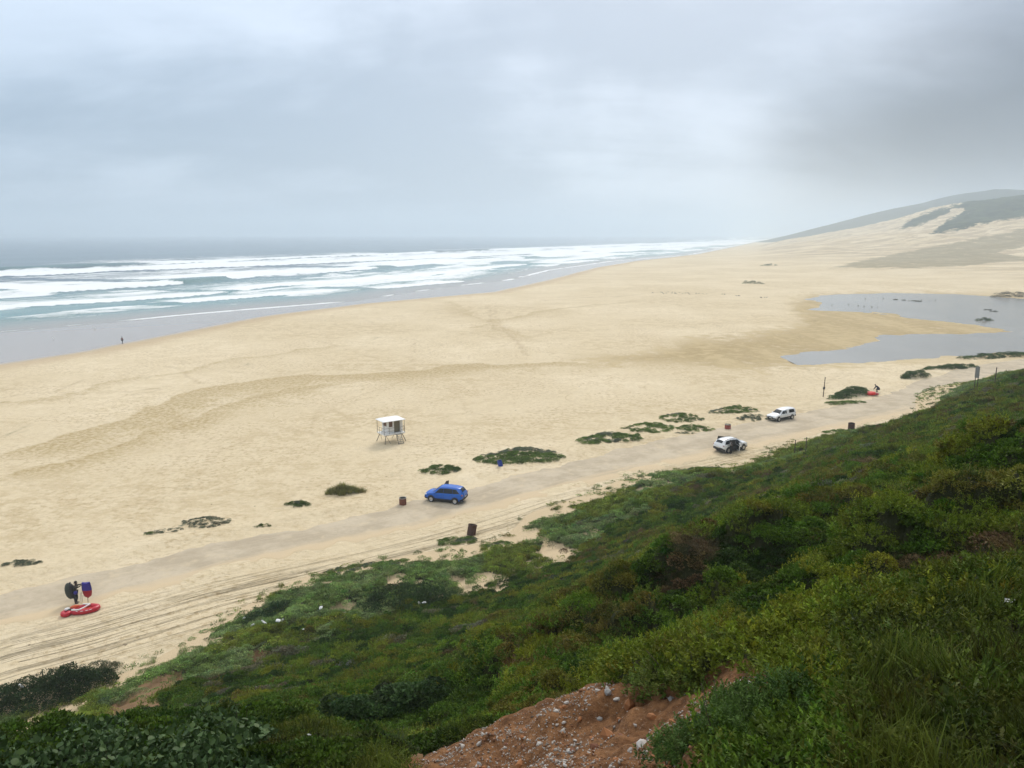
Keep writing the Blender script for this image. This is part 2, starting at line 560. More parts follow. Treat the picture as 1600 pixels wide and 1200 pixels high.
BARE_PIX = [  # stretches of open soil and sand on the slope: polygon, kind (0 pale sand, 1 orange soil, 2 brown stony bank)
    ([(560, 1340), (620, 1235), (640, 1200), (700, 1165), (780, 1127), (860, 1097), (940, 1068), (1000, 1083), (1060, 1080), (1140, 1060), (1220, 1060), (1250, 1082), (1180, 1112), (1120, 1145), (1095, 1215), (1110, 1340)], 2),
    ([(772, 1120), (775, 1090), (800, 1045), (835, 1025), (880, 1010), (895, 1040), (880, 1075), (840, 1092), (790, 1118)], 1),
    ([(590, 1185), (620, 1160), (660, 1150), (680, 1170), (650, 1200), (590, 1205)], 1),
    ([(-10, 1185), (40, 1128), (110, 1072), (150, 1042), (198, 1036), (190, 1078), (140, 1108), (90, 1150), (40, 1195)], 0),
    ([(125, 1155), (180, 1104), (240, 1066), (295, 1050), (290, 1092), (235, 1128), (180, 1170)], 1),
    ([(690, 915), (745, 898), (800, 905), (770, 925), (725, 932)], 0),
    ([(790, 893), (845, 884), (840, 896), (800, 898)], 0),
    ([(880, 845), (935, 835), (945, 842), (890, 852)], 0),
    ([(945, 828), (1010, 808), (1005, 816), (950, 835)], 1),
    ([(1000, 752), (1050, 752), (1055, 772), (1030, 770)], 0),
    ([(1105, 740), (1150, 735), (1165, 760), (1135, 755)], 0),
    ([(365, 1035), (420, 1025), (450, 1040), (400, 1055)], 1),
    ([(335, 1008), (370, 1005), (372, 1020), (345, 1022)], 0),
    ([(475, 1012), (495, 1005), (492, 1018)], 0),
]


def hill_z_bare(x, y):
    z = hill_rbf(x, y)
    return z - .82 * veg_env(x, y) * sstep(z, .5, 5)


def hill_masks(x, y, z):
    px, py = project(x, y, z)
    j = (fbm(x / 1.1, y / 1.1, 3, 71) - 0.5)
    rr = np.hypot(x, y)
    px = px + j * 58 * np.clip(9 / rr, .8, 1)
    py = py + (fbm(x / 1.1, y / 1.1, 3, 77) - 0.5) * 44 * np.clip(9 / rr, .7, 1)
    bare = np.zeros(x.shape)
    kind = np.zeros(x.shape)
    for poly, k in BARE_PIX:
        m = sstep(poly_dist(px, py, poly), -5, 5)
        if k == 2:
            m = m * (1 - sstep(rr, 7.9, 8.6))
        kind = np.where(m > 0.02, k, kind)
        bare = np.maximum(bare, m)
    # ragged foot of the slope
    s, arc = line_dist(x, y, HB)
    e = -s + 5.0 * (fbm(x / 5.5, y / 5.5, 3, 81) - 0.5) + 2.2 * (fbm(x / 1.3, y / 1.3, 2, 83) - 0.5)
    foot = 1 - sstep(e, 0.0, 1.2)
    # the growth breaks up into mats with sandy gaps towards the foot
    gap = fbm(x / 4.2 + 3, y / 2.6, 4, 85)
    thr = .505 + .016 * np.clip(-s, 0, 20)
    foot = np.maximum(foot, sstep(gap, thr, thr + .03) * (rr > 44) * (-s < 13))
    kind = np.where(foot > bare, 0, kind)
    return np.maximum(bare, foot), kind, -s


XH, YH = polar(1.6, 175, 1.0115, -52, 50, 0.22)
ZB = hill_z_bare(XH, YH)
BARE, BKIND, FOOT = hill_masks(XH, YH, ZB)
ZH = ZB + veg_height(XH, YH) * (1 - BARE) * sstep(FOOT, 0.5, 6)
ZH += BARE * (BKIND == 2) * ((fbm(XH / .35, YH / .35, 4, 91) - .5) * .34)
ZH += BARE * (BKIND == 1) * ((fbm(XH / .8, YH / .5, 3, 93) - .5) * .35)
keepH = (ZH > -0.5)
# ================================================================= GROUND SHEETS
def sand_material(name):
    m, b, p = material(name)
    geo = b.n('ShaderNodeNewGeometry').outputs['Position']
    wet = b.attr('wet').outputs['Fac']
    och = b.attr('ochre').outputs['Fac']
    band = b.attr('band').outputs['Fac']
    dveg = b.attr('duneveg').outputs['Fac']
    gveg = b.attr('greenveg').outputs['Fac']
    trk = b.attr('track').outputs['Fac']
    acr = b.attr('across').outputs['Fac']
    alo = b.attr('along').outputs['Fac']
    big = b.noise(b.scale(geo, (1, 1, 0)), 0.02, 6, 0.6)
    mid = b.noise(b.scale(geo, (1, 1, 0)), 0.35, 5, 0.6)
    fin = b.noise(b.scale(geo, (1, 1, 0)), 1.5, 6, 0.72)
    col = b.mix(b.step(big, 0.4, 0.6), (0.57, 0.455, 0.28), (0.72, 0.605, 0.42))
    col = b.mix(b.step(mid, 0.42, 0.58), col, (0.66, 0.545, 0.36))
    col = b.mix(b.math('MULTIPLY', b.step(fin, 0.50, 0.62), b.step(b.noise(b.scale(geo, (1, 1, 0)), 0.07, 4, 0.6), 0.36, 0.64, 0.15, 0.8)), col, (0.43, 0.32, 0.18))
    col = b.mix(b.math('MULTIPLY', b.step(fin, 0.48, 0.36), 0.45), col, (0.74, 0.62, 0.44))
    # damp darker sand, with ragged tide lines
    bandn = b.math('ADD', band, b.math('MULTIPLY', b.math('SUBTRACT', mid, 0.5), 0.5))
    bf = b.math('MULTIPLY', b.step(bandn, 0.12, 0.72), b.math('ADD', 0.35, b.math('MULTIPLY', b.step(fin, 0.38, 0.62), 0.7)))
    col = b.mix(b.math('MULTIPLY', bf, 0.85), col, (0.40, 0.295, 0.135))
    streak = b.noise(b.scale(geo, (0.10, 0.018, 0)), 1.0, 5, 0.6, 0.6)
    on = b.math('ADD', och, b.math('MULTIPLY', b.math('SUBTRACT', streak, 0.5), 1.1))
    of = b.step(b.math('ADD', on, b.math('MULTIPLY', b.math('SUBTRACT', mid, 0.5), 1.6)), 0.25, 0.95)
    col = b.mix(b.math('MULTIPLY', of, 0.85), col, b.mix(b.step(b.math('ADD', b.math('MULTIPLY', streak, .5), b.math('MULTIPLY', mid, .5)), .42, .58), (0.36, 0.262, 0.118), (0.50, 0.385, 0.205)))
    # old runnels over the upper beach
    wv = b.noise(b.scale(geo, (1, 1, 0)), 0.045, 4, 0.5, 1.2)
    ln = b.step(b.math('ABSOLUTE', b.math('SUBTRACT', wv, 0.52)), 0.0, 0.006, 1, 0)
    ln = b.math('MULTIPLY', ln, b.math('MULTIPLY', b.attr('midbeach').outputs['Fac'], b.step(mid, 0.35, 0.6)))
    col = b.mix(b.math('MULTIPLY', ln, 0.45), col, (0.40, 0.29, 0.16))
    col = b.mix(b.math('MULTIPLY', b.attr('trail').outputs['Fac'], b.math('ADD', .15, b.math('MULTIPLY', fin, .6))), col, (0.36, 0.26, 0.14))
    spk = b.step(b.noise(b.scale(geo, (1, 1, 0)), 1.1, 2, 0.5), 0.745, 0.77)
    col = b.mix(b.math('MULTIPLY', spk, b.math('MULTIPLY', b.attr('midsand').outputs['Fac'], .75)), col, (0.16, 0.115, 0.07))
    # wheel ruts
    rv = b.n('ShaderNodeCombineXYZ', ins={0: b.math('MULTIPLY', acr, 2.6), 1: b.math('MULTIPLY', alo, 0.05), 2: 0.0}).outputs[0]
    rut = b.noise(rv, 1.0, 4, 0.6, 1.3)
    rutm = b.math('MULTIPLY', b.step(rut, 0.52, 0.62), trk)
    col = b.mix(b.math('MULTIPLY', rutm, 0.3), col, (0.48, 0.345, 0.19))
    # dark streaks in the dune sand, also standing in for relief shading
    ds = b.noise(b.scale(geo, (0.012, 0.05, 0.2)), 1.0, 6, 0.65, 0.6)
    dm = b.step(b.n('ShaderNodeSeparateXYZ', ins={0: geo}).outputs[2], 0.8, 5.0)
    col = b.mix(b.math('MULTIPLY', dm, b.math('MULTIPLY', b.step(ds, 0.44, 0.57), .85)), col, (0.42, 0.325, 0.20))
    # thin growth on the far flats, scrub on the far hills
    sp = b.noise(b.scale(geo, (1, 0.35, 0)), 0.12, 6, 0.75)
    col = b.mix(b.math('MULTIPLY', b.step(b.math('ADD', dveg, b.math('MULTIPLY', b.math('SUBTRACT', sp, 0.5), 3.0)), 0.3, 1.0), 0.8), col, (0.245, 0.205, 0.115))
    gs = b.noise(geo, 0.05, 7, 0.75)
    gc = b.mix(b.step(gs, .38, .62), (0.012, 0.022, 0.010), (0.055, 0.075, 0.030))
    gf = b.step(b.math('ADD', gveg, b.math('MULTIPLY', b.math('SUBTRACT', sp, 0.5), 2.2)), 0.42, 0.58)
    col = b.mix(gf, col, gc)
    # wet sand
    wl = b.noise(b.scale(geo, (1, 1, 0)), 0.06, 4, 0.5)
    wn = b.math('ADD', wet, b.math('MULTIPLY', b.math('SUBTRACT', wl, 0.5), 0.12))
    damp = b.step(wn, 0.05, 0.32)
    shine = b.step(wn, 0.30, 0.55)
    col = b.mix(b.math('MULTIPLY', damp, 0.6), col, (0.46, 0.34, 0.205))
    col = b.mix(shine, col, (0.37, 0.305, 0.245))
    b.set(p.inputs['Base Color'], col)
    b.set(p.inputs['Roughness'], b.math('SUBTRACT', 0.95, b.math('MULTIPLY', shine, 0.76)))
    b.set(p.inputs['Specular IOR Level'], b.math('ADD', 0.12, b.math('MULTIPLY', shine, 0.4)))
    fp = b.noise(b.scale(geo, (1, 1, 0)), 1.4, 4, 0.65)
    h = b.math('ADD', b.math('MULTIPLY', fp, 0.6), b.math('MULTIPLY', fin, 0.4))
    h = b.math('SUBTRACT', h, b.math('MULTIPLY', rutm, 0.8))
    h = b.math('MULTIPLY', h, b.math('SUBTRACT', 1.0, shine))
    bump(b, p, h, 1.0, 0.3)
    return m


MAT_SAND = sand_material('sand')

XB, YB = polar(26, 3600, 1.007, -47, 44, 0.2)
ZBch = beach_z(XB, YB)
qd, _ = line_dist(XB, YB, DRY)
pxB, pyB = project(XB, YB, ZBch)
jx = (fbm(XB / 9, YB / 9, 3, 101) - .5)
jy = (fbm(XB / 9, YB / 9, 3, 103) - .5)


def zone(poly, f=6.0, j=1.0):
    return sstep(poly_dist(pxB + jx * 40 * j, pyB + jy * 12 * j, poly), -f, f)


rdB, rlB = line_dist(XB, YB, ROAD_C)

# strand lines: darker coarse sand washed up on the landward side of a crisp edge
BAND = np.zeros(XB.shape)
for pix, L_, a_ in [([(-60, 722), (0, 706), (60, 690), (120, 671), (200, 656), (230, 640), (262, 626), (300, 612), (360, 601), (430, 594), (560, 584), (700, 571), (800, 566), (950, 571), (1100, 578)], 9.0, 1.0),
                    ([(-60, 770), (0, 748), (110, 716), (190, 690), (205, 677), (250, 664), (330, 640), (420, 612), (520, 596), (640, 582)], 6.0, .8),
                    ([(-60, 640), (0, 628), (90, 617), (180, 596), (260, 583), (330, 566), (420, 552), (520, 541), (640, 532)], 5.0, .55),
                    ([(740, 515), (770, 500), (830, 489), (900, 478), (980, 471), (1060, 468)], 7.0, .6),
                    ([(700, 470), (760, 500), (800, 520), (830, 528), (900, 540), (1000, 552)], 8.0, .5)]:
    wx_ = (fbm(XB / 11, YB / 11, 4, 107) - .5) * 9
    d_, arc_ = line_dist(XB + wx_, YB + (fbm(XB / 11, YB / 11, 4, 109) - .5) * 9, gl(pix))
    d_ = -d_
    tot_ = sum(math.dist(p0, p1) for p0, p1 in zip(gl(pix)[:-1], gl(pix)[1:]))
    ends = sstep(arc_, 0, 6) * (1 - sstep(arc_, tot_ * .7, tot_))
    f_ = np.where(d_ > 0, np.exp(-d_ / (L_ * (.5 + 1.1 * fbm(arc_ / 14, arc_ * 0, 3, 113)))), np.exp(d_ / .35))
    BAND = np.maximum(BAND, f_ * ends * a_ * (np.hypot(XB, YB) < 420))
TRAIL = np.zeros(XB.shape)
for pix, wd_ in [([(762, 476), (768, 490), (764, 503), (772, 513), (790, 520), (806, 535), (830, 556)], .5), ([(776, 478), (774, 492), (780, 505), (788, 515), (802, 530), (815, 545)], .4), ([(775, 480), (740, 484), (700, 490), (650, 493)], .5),
                 ([(0, 621), (60, 613), (140, 616), (200, 612), (250, 607)], .35), ([(0, 628), (70, 626), (130, 619)], .3), ([(262, 572), (290, 580), (298, 590), (312, 600)], .4), ([(85, 611), (110, 603), (132, 593)], .4), ([(205, 616), (240, 613), (258, 607)], .5),
                 ([(850, 470), (900, 466), (980, 462), (1050, 455)], .7)]:
    d_, arc_ = line_dist(XB, YB, gl(pix))
    tot_ = sum(math.dist(p0, p1) for p0, p1 in zip(gl(pix)[:-1], gl(pix)[1:]))
    d_ = d_ + (fbm(arc_ / 5, arc_ * 0, 3, 127) - .5) * 2.2
    TRAIL = np.maximum(TRAIL, np.exp(-(d_ / wd_) ** 2) * (arc_ > 0) * (arc_ < tot_) * (.4 + .9 * fbm(arc_ / 4, arc_ * 0, 2, 131)))
rt_ = random.Random(21)
for k_ in range(26):
    if k_ < 14:
        px0, py0 = rt_.uniform(60, 1250), rt_.uniform(620, 860)
        a_ = rt_.choice([RANG, RANG + math.pi / 2, rt_.uniform(0, 3.1)])
        n_ = 14
    else:
        px0, py0 = rt_.uniform(200, 1150), rt_.uniform(470, 600)
        a_ = rt_.uniform(0, 3.1)
        n_ = 22
    q_ = G(px0, py0)
    pts_ = [(q_[0], q_[1])]
    for _ in range(n_):
        a_ += rt_.gauss(0, .22)
        L_ = 4 if k_ < 14 else 7
        pts_.append((pts_[-1][0] + math.cos(a_) * L_, pts_[-1][1] + math.sin(a_) * L_))
    d_, arc_ = line_dist(XB, YB, pts_)
    dots = .5 + .5 * np.sin(arc_ * 4.2)
    TRAIL = np.maximum(TRAIL, .7 * np.exp(-(d_ / .34) ** 2) * (arc_ > 0) * (arc_ < n_ * L_) * dots * (qd < -4))
beach_attrs = {
    'wet': sstep(qd, -10, 26) * 0.75 + 0.25 * sstep(qd, 6, 20),
    'ochre': np.clip(zone([(900, 560), (1000, 548), (1100, 527), (1180, 515), (1255, 503), (1240, 490), (1225, 472), (1265, 459), (1400, 455), (1700, 462), (1700, 556), (1450, 563), (1290, 574), (1200, 580), (1080, 577), (960, 570)], 22), 0, 1),
    'band': BAND,
    'duneveg': np.where(np.hypot(XB, YB) > 400, zone([(1293, 419), (1348, 406), (1390, 398), (1442, 388), (1503, 377), (1600, 356), (1660, 345), (1660, 372), (1563, 395), (1600, 401), (1660, 398), (1660, 408), (1568, 409), (1508, 416), (1442, 418.5)], 3, .4), 0),
    'greenveg': np.where(YB > 900, np.maximum(zone([(1400, 359), (1424, 343), (1456, 329), (1487, 321), (1540, 300), (1600, 290), (1700, 280), (1700, 320), (1600, 320), (1500, 330), (1470, 340), (1442, 350)], 6, .6),
                                             zone([(1449, 367), (1471, 351), (1492, 337), (1510, 329), (1560, 300), (1720, 280), (1720, 326), (1600, 339), (1534, 350), (1495, 359)], 6, .6)), 0)
                * (1 - np.where(YB > 900, zone([(1483, 327), (1505, 325), (1508, 329), (1490, 337), (1470, 344), (1455, 352), (1440, 355), (1462, 341), (1484, 333)], 1.5, .05), 0)),
    'track': np.exp(-((rdB + 8.5) / 3.2) ** 2) * (np.hypot(XB, YB) < 260),
    'midbeach': sstep(-qd, 0, 20) * sstep(pyB, 440, 480) * (1 - sstep(pyB, 640, 700)),
    'across': rdB, 'along': rlB, 'trail': TRAIL, 'midsand': sstep(-qd, 10, 40) * (np.hypot(XB, YB) < 300) * sstep(np.abs(rdB), 5, 7),
}
beach = link('beach', grid_mesh('beach', XB, YB, ZBch, keep=(line_dist(XB, YB, SWASH)[0] < 30) & ~((np.hypot(XB, YB) < 48) & (XB > 12)), attrs=beach_attrs), None, MAT_SAND)
tag(beach, kind='structure')

# ---------------------------------------------------------------- far hills in the mist
def ridge(name, pix, t, mat, foot=60):
    pts = np.array([P(px, py, t) for px, py in pix])
    xs = np.linspace(0, 1, 240)
    src = np.linspace(0, 1, len(pts))
    px_ = np.interp(xs, src, pts[:, 0])
    pz = np.interp(xs, src, pts[:, 2])
    y0 = pts[0, 1]
    prof = np.linspace(-1, 1, 40)
    X = np.repeat(px_[:, None], 40, 1)
    Y = y0 + np.repeat(prof[None] * t * 0.2, 240, 0)
    base = np.clip(pz, 0, None)[:, None] * (np.cos(prof * math.pi / 2)[None] ** 1.2)
    Z = base + (fbm(X / 180, Y / 180, 4, 5) - 0.5) * 0.18 * base - 4
    return tag(link(name, grid_mesh(name, X, Y, Z), None, mat), kind='structure')


MAT_FAR = simple('far_scrub', (0.05, 0.062, 0.04), 0.95, 0, 0.35, 0.01, 0.1)
ridge('far_hills', [(1215, 384), (1250, 366), (1300, 350), (1350, 336), (1400, 323), (1450, 314), (1500, 302), (1540, 296), (1600, 294), (1700, 287), (1800, 283)], 2250, MAT_FAR)
ridge('headland', [(-120, 372), (-40, 364.5), (40, 365), (75, 367), (100, 371)], 7600, MAT_FAR)

# ---------------------------------------------------------------- sea
XS, YS = polar(135, 9000, 1.006, -46, 34, 0.2)
qs, arcs = line_dist(XS, YS, SWASH)
rs = np.hypot(XS, YS)
ZS = np.full(XS.shape, SEA_Z)
off = sstep(qs, 0, 25)
ZS += off * 0.35 * (fbm(qs / 16, arcs / 70, 3, 201) - .5) * sstep(-rs, -2500, -500)
swell = np.sin(qs / 26.0 + 3 * fbm(arcs / 300, qs / 300, 2, 203)) * 0.45 * sstep(qs, 120, 320)
ZS += swell * sstep(-rs, -4500, -900)
foam = np.zeros(XS.shape)
crest = np.zeros(XS.shape)
patch = fbm(qs / 20, arcs / 60, 4, 207)
LD = [line_dist(XS, YS, wv_[0])[0] for wv_ in WAVES]
for k, (wl, hgt, flen, s0, s1) in enumerate(WAVES):
    d, arc = line_dist(XS, YS, wl)
    tot = sum(math.hypot(wl[i + 1][0] - wl[i][0], wl[i + 1][1] - wl[i][1]) for i in range(len(wl) - 1))
    wig = (fbm(arc / 24, arc * 0 + k * 7.7, 4, 211 + k) - .5) * (10 if k > 2 else 7)
    d = d + wig
    run = fbm(arc / (60 + 30 * k), arc * 0 + k * 3.1, 3, 221 + k)
    brk = sstep(run, 0.56 - 0.45 * s0, 0.64 - 0.45 * s0)
    if k == 4:
        brk = brk * sstep(arc, 120, 165)
        brk = np.maximum(brk, sstep(arc, 165, 230) * (1 - sstep(arc, 420, 600)))
    if k == 2:
        brk = np.where((arc > 108) & (arc < 150), 0, brk)
    hm = hgt * (0.55 + 0.6 * run) * (1 - 0.45 * brk) * sstep(-rs, -2600, -900)
    wd = 5 + 3.5 * hgt
    prof = np.where(d > 0, np.exp(-(d / (2.2 * wd)) ** 2), np.exp(-(d / (0.38 * wd)) ** 2))
    ZS += off * hm * prof
    crest = np.maximum(crest, prof * (1 - brk) * min(1, hgt / 1.5))
    f = np.where(d > -0.38 * wd, np.exp(-np.maximum(d, 0) / (flen * (0.7 + 1.2 * run))), 0) * brk
    f += (0.75 * sstep(arc, 100, 170) if k == 4 else 0.75) * np.where(d > -1, np.exp(-np.maximum(d, 0) / (flen * 2.2)), 0) * sstep(patch, .42, .6) * s0
    if k < 4:          # the next breaker's face lies clear of this one's trail
        f = f * (1 - .9 * sstep(LD[k + 1], -14, -6))
    foam = np.maximum(foam, np.clip(f, 0, 1))
# thin lace at the swash edge and drifting patches in the surf
lace = np.exp(-((qs - 1.5 + (patch - .5) * 6) / 1.9) ** 2)
foam = np.maximum(foam, lace * sstep(fbm(arcs / 40, arcs * 0, 3, 231), .25, .5))
foam = np.maximum(foam, 0.7 * sstep(patch, .46, .62) * sstep(qs, 12, 50) * (1 - sstep(qs, 150, 270)))
farw = sstep(fbm(qs / 34, arcs / 260, 3, 241), .60, .68) * sstep(qs, 60, 130) * (1 - sstep(qs, 260, 420)) * sstep(rs, 700, 1000)
foam = np.maximum(foam, 0.9 * farw)
m, b, p = material('sea_water')
geo = b.n('ShaderNodeNewGeometry').outputs['Position']
fo = b.attr('foam').outputs['Fac']
sh = b.attr('shallow').outputs['Fac']
lc = b.attr('lacecoord')
lv = lc.outputs['Vector']
n1 = b.noise(b.scale(lv, (0.13, 0.045, 0)), 1.0, 7, 0.68, 0.5)
n2 = b.noise(b.scale(lv, (0.55, 0.22, 0)), 1.0, 5, 0.65, 0.3)
nn = b.math('ADD', b.math('MULTIPLY', n1, 0.6), b.math('MULTIPLY', n2, 0.4))
ff = b.math('ADD', fo, b.math('MULTIPLY', b.math('SUBTRACT', nn, 0.5), 2.1))
ff = b.math('MULTIPLY', b.step(ff, 0.22, 0.74), b.step(fo, 0.02, 0.12))
deep = b.mix(b.step(n1, 0.3, 0.7), (0.014, 0.052, 0.074), (0.028, 0.080, 0.104))
shal = b.mix(b.step(n1, 0.35, 0.65), (0.11, 0.26, 0.265), (0.21, 0.335, 0.325))
gre = (0.05, 0.17, 0.15)
wcol = b.mix(sh, deep, shal)
wcol = b.mix(b.math('MULTIPLY', b.attr('crest').outputs['Fac'], 0.75), wcol, gre)
edge = b.attr('edge').outputs['Fac']
wcol = b.mix(edge, wcol, (0.33, 0.315, 0.285))
col = b.mix(ff, wcol, (0.86, 0.88, 0.88))
b.set(p.inputs['Base Color'], col)
b.set(p.inputs['Roughness'], b.math('ADD', 0.22, b.math('MULTIPLY', ff, 0.6)))
p.inputs['IOR'].default_value = 1.33
p.inputs['Specular IOR Level'].default_value = 0.3
rip = b.noise(b.scale(geo, (1, 1, 0)), 0.35, 6, 0.65, 0.3)
hh = b.math('ADD', rip, b.math('MULTIPLY', ff, b.math('MULTIPLY', n2, 1.0)))
bump(b, p, hh, 0.8, 0.7)
MAT_SEA = m
sea_attrs = {
    'foam': foam, 'crest': crest * sstep(-rs, -1300, -500) * off,
    'shallow': (1 - sstep(qs, 60, 260)) * 0.9,
    'edge': 1 - sstep(qs, 4, 46),
    'lacecoord': np.stack([qs, arcs, qs * 0], -1),
}
sea = link('sea', grid_mesh('sea', XS, YS, ZS, keep=qs > -6.0, attrs=sea_attrs), None, MAT_SEA)
tag(sea, kind='structure')

# ---------------------------------------------------------------- lagoon
m, b, p = material('lagoon_water')
geo = b.n('ShaderNodeNewGeometry').outputs['Position']
n = b.noise(b.scale(geo, (1, .4, 0)), 0.05, 5, 0.6)
b.set(p.inputs['Base Color'], b.mix(n, (0.24, 0.225, 0.20), (0.36, 0.335, 0.29)))
p.inputs['Roughness'].default_value = 0.16
p.inputs['IOR'].default_value = 1.33
bump(b, p, b.noise(b.scale(geo, (1, .5, 0)), 0.9, 4, 0.65), 0.35, 0.09)
xs = np.linspace(60, 620, 60)
ys = np.linspace(140, 470, 60)
LX, LY = np.meshgrid(xs, ys, indexing='ij')
ld = poly_dist(LX, LY, LAGOON_W)
lag = link('lagoon', grid_mesh('lagoon', LX, LY, np.full(LX.shape, LAGOON_Z), keep=ld > -16), None, m)
tag(lag, kind='structure')

# ---------------------------------------------------------------- road
m, b, p = material('road_surface')
geo = b.n('ShaderNodeNewGeometry').outputs['Position']
ed = b.attr('edge').outputs['Fac']
acr = b.attr('across').outputs['Fac']
alo = b.attr('along').outputs['Fac']
n1 = b.noise(b.scale(geo, (1, 1, 0)), 0.25, 6, 0.65)
n2 = b.noise(b.scale(geo, (1, 1, 0)), 2.2, 5, 0.7)
rv = b.n('ShaderNodeCombineXYZ', ins={0: b.math('MULTIPLY', acr, 1.4), 1: b.math('MULTIPLY', alo, 0.05), 2: 0.0}).outputs[0]
n3 = b.noise(rv, 1.0, 5, 0.6, 0.3)
col = b.mix(b.step(n1, .38, .62), (0.43, 0.355, 0.25), (0.545, 0.46, 0.335))
col = b.mix(b.math('MULTIPLY', b.step(n3, 0.5, 0.65), 0.35), col, (0.58, 0.48, 0.345))
col = b.mix(b.math('MULTIPLY', b.step(n2, 0.52, 0.66), 0.45), col, (0.36, 0.295, 0.215))
drift = b.math('MULTIPLY', b.step(b.noise(b.scale(geo, (1, 1, 0)), 0.55, 6, 0.7), 0.52, 0.66), 0.6)
col = b.mix(drift, col, (0.60, 0.495, 0.335))
se = b.step(b.math('ADD', ed, b.math('MULTIPLY', b.math('SUBTRACT', n3, 0.5), 0.9)), 0.35, 0.95)
col = b.mix(se, col, (0.60, 0.47, 0.30))
up = b.attr('upper').outputs['Fac']
uo = b.math('MULTIPLY', b.step(b.math('ADD', up, b.math('MULTIPLY', b.math('SUBTRACT', n1, 0.5), 0.8)), 0.75, 1.0), 0.7)
col = b.mix(uo, col, (0.50, 0.29, 0.12))
b.set(p.inputs['Base Color'], col)
p.inputs['Roughness'].default_value = 0.9
p.inputs['Specular IOR Level'].default_value = 0.2
bump(b, p, n2, 0.5, 0.05)


def resample(pts, n):
    pts = np.array(pts)
    s = np.concatenate([[0], np.cumsum(np.linalg.norm(np.diff(pts, axis=0), axis=1))])
    k = np.linspace(0, s[-1], n)
    for _ in range(1):
        r = np.stack([np.interp(k, s, pts[:, 0]), np.interp(k, s, pts[:, 1])], 1)
    ker = np.ones(15) / 15
    for i in range(2):
        pad = np.concatenate([np.repeat(r[:1, i], 7), r[:, i], np.repeat(r[-1:, i], 7)])
        r[:, i] = np.convolve(pad, ker, 'valid')
    return r


ru, rl = resample(RU, 520), resample(RL, 520)
tt = np.linspace(-0.06, 1.10, 26)
al = np.arange(520) * 0.5
RX = ru[:, None, 0] * (1 - tt) + rl[:, None, 0] * tt
RY = ru[:, None, 1] * (1 - tt) + rl[:, None, 1] * tt
wob = (fbm(al[:, None] / 2.2 + (tt[None] > .5) * 31.0, tt[None] * 0 + al[:, None] * 0, 4, 301) - .5) * 2.0
RX += wob * -math.sin(RANG) * (np.abs(tt - .5) ** 2 * 4)
RY += wob * math.cos(RANG) * (np.abs(tt - .5) ** 2 * 4)
RZ = beach_z(RX, RY) * 0.3 + 0.035 - 0.12 * sstep(np.abs(tt - 0.52), 0.50, 0.58)[None] - .05 * sstep(fbm(RX / 2.5, RY / 2.5, 3, 305), .5, .7) * sstep(tt, .6, 1)[None]
road = link('road', grid_mesh('road', RX, RY, RZ, attrs={'edge': np.repeat(np.clip(sstep(tt, 0.45, 1.05), 0, 1)[None], 520, 0), 'upper': np.repeat((1 - sstep(tt, -.05, .16))[None], 520, 0),
                                                       'across': np.repeat((tt * 9)[None], 520, 0), 'along': np.repeat(al[:, None], 26, 1)}), None, m)
tag(road, kind='structure')

# ---------------------------------------------------------------- hillside sheet
m, b, p = material('slope_soil')
geo = b.n('ShaderNodeNewGeometry').outputs['Position']
bare = b.attr('bare').outputs['Fac']
kd = b.attr('soil').outputs['Fac']
n1 = b.noise(geo, 0.8, 6, 0.65)
n2 = b.noise(geo, 7.0, 6, 0.7)
n3 = b.noise(geo, 30.0, 4, 0.7)
under = b.mix(n1, (0.016, 0.020, 0.007), (0.042, 0.044, 0.016))  # dark soil beneath the scrub, lowered further to deepen shadow between bushes
sandc = b.mix(n2, (0.50, 0.38, 0.23), (0.64, 0.51, 0.33))
orange = b.mix(n2, (0.16, 0.095, 0.048), (0.32, 0.205, 0.11))
bankc = b.mix(b.step(n2, .3, .7), (0.092, 0.042, 0.018), (0.255, 0.125, 0.054))
bankc = b.mix(b.math('MULTIPLY', b.step(n3, .58, .72), .6), bankc, (0.42, 0.33, 0.24))
s = b.mix(b.step(kd, 0.3, 0.7), sandc, orange)
s = b.mix(b.step(kd, 1.3, 1.7), s, bankc)
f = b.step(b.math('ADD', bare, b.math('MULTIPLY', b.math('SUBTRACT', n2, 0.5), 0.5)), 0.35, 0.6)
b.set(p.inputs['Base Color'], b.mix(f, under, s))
p.inputs['Roughness'].default_value = 0.95
p.inputs['Specular IOR Level'].default_value = 0.15
bump(b, p, b.math('ADD', n2, b.math('MULTIPLY', n3, .5)), 0.8, 0.06)
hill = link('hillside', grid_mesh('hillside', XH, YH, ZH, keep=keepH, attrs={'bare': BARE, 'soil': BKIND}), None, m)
tag(hill, kind='structure')
MAT_SOIL = m

# ---------------------------------------------------------------- the misty air
bm = bmesh.new()
bmesh.ops.create_cube(bm, size=1)
me = bpy.data.meshes.new('haze')
bm.to_mesh(me)
bm.free()
hz = link('haze', me)
hz.scale = (22000, 22000, 200)
hz.location = (0, 0, 94)
m = bpy.data.materials.new('haze')
m.use_nodes = True
m.node_tree.nodes.clear()
b = NB(m.node_tree)
pv = b.n('ShaderNodeVolumePrincipled')
pv.inputs['Color'].default_value = (0.82, 0.92, 1.0, 1)
pv.inputs['Density'].default_value = 0.0004
pv.inputs['Anisotropy'].default_value = 0.25
b.n('ShaderNodeOutputMaterial', ins={1: pv.outputs[0]})
me.materials.append(m)
tag(hz, kind='stuff')
# ================================================================= VEGETATION
rng = np.random.default_rng(7)


